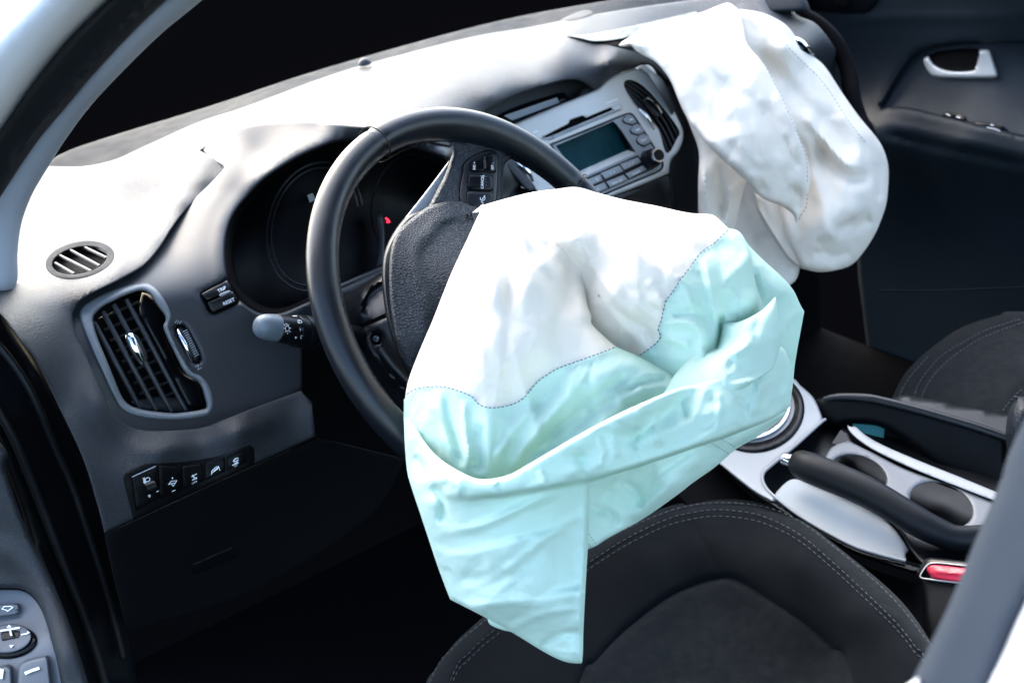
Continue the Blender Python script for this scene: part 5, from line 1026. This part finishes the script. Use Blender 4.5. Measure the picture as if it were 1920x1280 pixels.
# ------------------------------------------------------------------ driver's seat
ds = thing('car_seat', at(1250, 1150, 1.2), 'black cloth driver seat with grey double stitching under the hanging airbag', 'seat')
dSeat = tps([(800, 1280, ('z', .60)), (905, 1160, ('z', .60)), (1105, 1030, ('z', .61)), (1250, 950, ('z', .615)), (1340, 936, ('z', .62)), (1450, 950, ('z', .63)), (1640, 1060, ('z', .645)), (1750, 1170, ('z', .66)), (1800, 1290, ('z', .67)),
             (1200, 1040, ('z', .625)), (1330, 1000, ('z', .632)), (1500, 1050, ('z', .655)), (1620, 1150, ('z', .665)), (1300, 1090, ('z', .612)), (1150, 1190, ('z', .61)), (1420, 1130, ('z', .612)), (1560, 1230, ('z', .62)), (1350, 1200, ('z', .60)), (1300, 1290, ('z', .60)), (1000, 1200, ('z', .625)), (950, 1300, ('z', .63)), (1450, 1300, ('z', .605)), (1680, 1290, ('z', .67)), (1200, 1560, ('z', .60)), (760, 1560, ('z', .61)), (1800, 1560, ('z', .66))], 1e-5)
so = [(690, 1560, 1), (790, 1300), (815, 1255), (850, 1208), (890, 1170), (950, 1120), (1040, 1062), (1105, 1025), (1150, 1000), (1200, 972), (1250, 950), (1300, 938), (1345, 933), (1395, 936), (1440, 946), (1491, 967), (1524, 988), (1590, 1040), (1655, 1093), (1700, 1138), (1740, 1195), (1768, 1260), (1850, 1560, 1)]
def offs(P, r):
    P = cr(np.array([p[:2] for p in P], float)); tg = np.gradient(P, axis=0); tg /= np.linalg.norm(tg, axis=1)[:, None]
    return P + np.stack([-tg[:, 1], tg[:, 0]], 1) * r
line1 = np.array([(700, 1555), (806, 1285), (850, 1222), (905, 1175), (1000, 1105), (1105, 1037), (1180, 997), (1250, 968), (1300, 955), (1345, 951), (1400, 953), (1450, 963), (1500, 986), (1560, 1030), (1625, 1084), (1680, 1136), (1728, 1196), (1765, 1262), (1838, 1550)], float)
line2 = np.array([(740, 1555), (845, 1285), (880, 1235), (930, 1190), (1020, 1125), (1110, 1062), (1180, 1018), (1250, 985), (1300, 972), (1345, 967), (1400, 972), (1445, 985), (1500, 1014), (1560, 1064), (1625, 1124), (1680, 1178), (1715, 1222), (1742, 1270), (1808, 1550)], float)
inner = [(1000, 1570), (1085, 1280), (1115, 1240), (1160, 1192), (1210, 1150), (1260, 1115), (1310, 1093), (1340, 1085), (1370, 1083), (1400, 1096), (1450, 1128), (1510, 1168), (1560, 1212), (1595, 1260), (1660, 1570)]
sst = [(line2[::1] * [1, 1] + [0, -6], 'v', 3, -.003), (inner, 'v', 5, -.008), ([(1290, 960), (1310, 1000), (1335, 1045), (1357, 1084)], 'v', 3, -.003)]
cov = sheet('seat_cushion', so, dSeat, None, ds, step=7, R=20, amp=.03, thick=.03, strokes=sst, lines=[cr(inner), cr(line2 + [0, -6])],
      split=[('cushion_centre', [tuple(p) for p in cr(inner)] + [(1660, 1700), (1000, 1700)], M['seat'], 'soft dark grey cloth centre of the cushion'), ('cushion_bolster', [tuple(p) for p in cr(line2 + [0, -6])] + [(1800, 1700), (760, 1700)], M['seat2'], None), ('cushion_border', None, M['seat'], None)])
for ln, mt in ((line1 + [0, -9], 'thread2'), (line2 + [0, -12], 'thread2'), (line2, 'thread2')):
    o = stitches('seat_stitching', ln, dSeat, M[mt], ds, dash=8, gap=4, w=1.3, lift=.0012, strokes=sst)
    o['kind'] = 'stuff'

# ------------------------------------------------------------------ passenger seat
ps = thing('car_seat', at(1850, 720, 1.6), 'black passenger seat cushion with pale curved stitching beyond the console', 'seat')
dPSt = tps([(1675, 745, ('z', .575)), (1760, 650, ('z', .58)), (1920, 590, ('z', .59)), (1800, 740, ('z', .60)), (1900, 680, ('z', .605)), (1900, 800, ('z', .60)), (2000, 600, ('z', .6)), (2260, 620, ('z', .6)), (2260, 880, ('z', .6))], 1e-5)
pst = [([(1714, 770), (1712, 745), (1730, 715), (1775, 676), (1840, 635), (1920, 606), (1960, 596)], 'v', 3, -.004), ([(1866, 800), (1890, 760), (1920, 728), (1960, 700)], 'v', 5, -.006)]
sheet('seat_cushion', [(1670, 840, 1), (1672, 760), (1678, 735), (1697, 700), (1725, 670), (1765, 638), (1800, 615), (1840, 600), (1880, 590), (1920, 584), (2260, 600, 1), (2260, 900, 1), (1800, 880, 1)], dPSt, M['seat'], ps, step=8, R=22, amp=.03, thick=.03, strokes=pst)
for L in ([(1683, 752), (1692, 730), (1705, 708), (1722, 688), (1740, 668)], [(1714, 762), (1714, 745), (1722, 720), (1740, 694), (1765, 667), (1800, 645), (1850, 618), (1920, 596)], [(1728, 768), (1727, 750), (1736, 726), (1755, 698), (1780, 674), (1820, 645), (1860, 625), (1920, 603)], [(1862, 806), (1868, 790), (1880, 770), (1900, 745), (1920, 725)]):
    stitches('seat_stitching', L, dPSt, M['thread2'], ps, dash=6, gap=2, w=1.3, lift=.0015, strokes=pst)

# ------------------------------------------------------------------ passenger door
pd = thing('passenger_door', (.72, 0, .5), 'dark inner panel of the passenger door with silver pull handle and window switches', 'door')
dD = tps([(1480, -20, ('x', .70)), (1700, -20, ('x', .68)), (1960, -20, ('x', .66)), (1600, 60, ('x', .72)), (1960, 60, ('x', .715)), (1700, 100, ('x', .722)), (1620, 180, ('x', .715)), (1640, 220, ('x', .69)), (1780, 215, ('x', .68)), (1960, 245, ('x', .67)),
          (1960, 150, ('x', .725)), (1640, 245, ('x', .665)), (1800, 272, ('x', .655)), (1960, 300, ('x', .65)), (1700, 330, ('x', .71)), (1900, 380, ('x', .71)), (1650, 560, ('x', .72)), (1960, 560, ('x', .72)), (1800, 640, ('x', .72)), (1620, 400, ('x', .72)), (1960, 760, ('x', .72)), (2300, 0, ('x', .70)), (2300, 150, ('x', .72)), (2300, 350, ('x', .66)), (2300, 500, ('x', .72)), (2300, 760, ('x', .72))], 1e-6)
dst = [([(1655, 195), (1672, 168), (1700, 125), (1735, 98), (1790, 88), (1960, 84)], 'v', 5, -.006), ([(1960, 30), (1800, 32), (1700, 32), (1620, 34), (1560, 30)], 'r', 10, .004), ([(1635, 226), (1680, 236), (1760, 254), (1860, 275), (1960, 298)], 'r', 7, .004), ([(1630, 236), (1640, 246), (1700, 262), (1800, 285), (1960, 320)], 'r', 6, -.008)]
recess = [(1655, 200, 1), (1668, 175), (1690, 140), (1712, 110), (1740, 94), (1790, 86), (1860, 83), (2300, 84, 1), (2300, 350, 1), (1860, 238), (1760, 214), (1700, 200)]
sheet('door_panel', [(1490, -40, 1), (1487, 10), (1500, 28), (1535, 50), (1565, 82), (1588, 130), (1594, 180), (1608, 215), (1640, 240, 1), (1600, 300, 1), (1610, 520, 1), (1640, 760, 1), (2300, 760, 1), (2300, -60, 1)], dD, M['door'], pd, step=9, R=8, amp=.01, thick=.03, strokes=dst, holes=[recess], hR=9, hamp=.022)
sheet('recess_panel', [(1645, 210, 1), (1660, 165), (1695, 120), (1725, 90), (1790, 75), (2310, 70, 1), (2310, 370, 1), (1860, 250), (1760, 226)], off(dD, .016), M['door'], pd, step=9, thick=.01,
      strokes=[([(1640, 200), (1700, 205), (1790, 222), (1980, 268)], 's', 10, .006, 60)])
tube_px('door_weatherstrip', [(1487, -40, 1.86, .012), (1486, 5, 1.84, .012), (1497, 25, 1.83, .012), (1535, 48, 1.82, .012), (1568, 82, 1.81, .012), (1590, 130, 1.80, .012), (1597, 180, 1.78, .012), (1610, 222, 1.77, .012), (1625, 250, 1.76, .012), (1640, 300, 1.76, .012)], M['matt'], pd, seg=10)
sheet('mirror_cover', [(1500, -40, 1), (1510, 10), (1540, 22), (1600, 26), (1625, 24), (1640, 10), (1660, -20), (1670, -40, 1)], off(dD, -.006), M['black'], pd, step=8, R=5, amp=.005, thick=.01)
sheet('speaker_dot', ell(1580, 2, 15, 14), off(dD, -.01), M['matt'], pd, step=6, R=3, amp=.002, thick=.004)
dHd = off(dD, .004)
hdl = sheet('pull_handle', [(1731, 115), (1735, 108), (1742, 107), (1752, 119), (1768, 128), (1790, 131), (1820, 130), (1829, 124), (1831, 110), (1832, 96), (1837, 93), (1850, 93), (1857, 96), (1862, 112), (1871, 138), (1867, 146), (1855, 148), (1800, 148), (1757, 146), (1742, 137)], dHd, M['silver'], pd, step=4, R=7, amp=.016, thick=.02)
sheet('handle_cup', [(1740, 105, 1), (1760, 97), (1800, 92), (1835, 92, 1), (1835, 130, 1), (1790, 134), (1755, 124)], off(dD, .010), M['matt'], pd, step=6, R=6, amp=-.006, thick=.006)
sheet('lock_switch', [(1765, 216), (1775, 210), (1800, 214), (1810, 221), (1800, 229), (1772, 223)], off(dD, .006), M['gloss'], pd, step=5, R=3, amp=.003, thick=.008)
mark('symbol', [[(1775, 214), (1781, 217)]], 2.2, off(dD, .004), M['print'], pd); mark('symbol', [[(1794, 219), (1800, 221)]], 2.2, off(dD, .004), M['print'], pd)
wsw = sheet('window_switch', [(1826, 228, 1), (1850, 229), (1884, 238, 1), (1878, 246), (1850, 242), (1826, 236)], off(dD, .006), M['gloss'], pd, step=5, R=3, amp=.003, thick=.008)
mark('switch_edge', [[(1851, 239), (1866, 242), (1875, 246)]], 1.6, off(dD, .003), M['print'], wsw)
mark('symbol', [[(1858, 234), (1862, 235)]], 2.4, off(dD, .003), M['print'], wsw)
tube_px('lower_trim_line', [(1645, 545, 1.735, .0012), (1760, 545, 1.72, .0012), (1925, 538, 1.70, .0012)], M['blackm'], pd, seg=6)

# ------------------------------------------------------------------ driver's door (open, bottom left)
dd = thing('driver_door', at(30, 1150, 1.05), 'open driver door with window switches and round mirror knob on its grey armrest', 'door')
dDr = tps([(-60, 800, 1.02), (0, 860, 1.03), (40, 960, 1.04), (70, 1040, 1.05), (112, 1122, 1.04), (160, 1280, 1.0), (-60, 1000, 1.06), (20, 1060, 1.06), (-60, 1290, 1.03), (90, 1200, 1.02), (50, 1150, 1.05)], 1e-5)
plate = [(-160, 1108, 1), (0, 1108), (37, 1110), (58, 1122), (75, 1146), (86, 1175), (97, 1215), (108, 1260), (140, 1440, 1), (-160, 1440, 1)]
sheet('armrest', [(-360, 560, 1), (-20, 810), (10, 880), (34, 950), (57, 1005), (87, 1062), (113, 1122), (136, 1185), (158, 1255), (230, 1500, 1), (-360, 1500, 1)], dDr, M['soft'], dd, step=9, R=16, amp=.016, thick=.03, holes=[[(c[0] + (3 if i else 0), c[1] - 6) + tuple(c[2:]) for i, c in enumerate(plate)]], hR=9, hamp=.012,
      strokes=[([(-40, 1000), (20, 1040), (60, 1080), (95, 1140), (120, 1210), (140, 1290)], 'r', 24, .008)])
dPl = off(dDr, .010)
sheet('switch_plate', [(c[0] + 4, c[1] - 4) + tuple(c[2:]) for c in plate], dPl, M['doorsw'], dd, step=8, R=3, amp=.002, thick=.01)
fb = sheet('mirror_fold_button', [(-30, 1138, 1), (0, 1133, 1), (33, 1130, 1), (37, 1145), (32, 1151, 1), (0, 1155, 1), (-30, 1158, 1)], off(dPl, -.006), M['doorsw'], dd, step=6, R=3, amp=.003, thick=.006)
mark('symbol', [[(4, 1141), (8, 1136), (20, 1136), (24, 1138), (14, 1145), (12, 1143), (4, 1141)]], 1.8, off(dPl, -.0062), M['print'], fb)
kn = sheet('mirror_knob', ell(18, 1204, 55, 33, -8, 36), off(dPl, -.004), M['gloss'], dd, step=6, R=12, amp=.010, thick=.008)
sheet('knob_face', ell(15, 1196, 44, 27, -8, 36), off(dPl, -.007), M['doorsw'], kn, step=6, R=3, amp=.002, thick=.003)
fk = off(dPl, -.0075)
sheet('knob_slot', [(1, 1185, 1), (38, 1180, 1), (38, 1195, 1), (2, 1202, 1)], fk, M['gloss'], kn, step=5, R=2, amp=.001, thick=.002)
mark('symbol', [[(0, 1182), (36, 1176)]], 3.5, fk, M['print'], kn); mark('symbol', [[(19, 1182), (21, 1190)]], 4, off(fk, -.002), M['silver'], kn)
for tri in ([(12, 1176), (17, 1170), (22, 1175)], [(50, 1189), (56, 1185), (51, 1182)], [(17, 1209), (26, 1208), (21, 1214)]):
    P_ = [at(p[0], p[1], D1(fk, *p) - .001) for p in tri]; mesh_obj('arrow', P_, [(0, 1, 2)], M['print'], kn, smooth=False)
mark('symbol', [[(40, 1189), (50, 1187)]], 2.5, fk, M['print'], kn)
for ol, m_ in (([(34, 1246, 1), (50, 1236), (84, 1228), (90, 1232), (94, 1262), (104, 1350, 1), (30, 1350, 1)], [(48, 1261), (60, 1256), (72, 1252)]), ([(-60, 1262, 1), (0, 1248), (18, 1245), (22, 1262), (26, 1350, 1), (-60, 1350, 1)], [(-5, 1254), (4, 1256), (2, 1270)])):
    wb = sheet('window_switch', ol, off(dPl, -.009), M['doorsw'], dd, step=6, R=6, amp=.006, thick=.012)
    mark('symbol', [m_], 5.5, off(dPl, -.010), M['print'], wb)
for o in list(S.objects):
    if o.name.split('.')[0] in ('seam_stitching', 'seat_stitching', 'armrest_stitching', 'torn_thread', 'symbol', 'switch_marking', 'marking', 'panel_print', 'ridge'): o['kind'] = 'stuff'
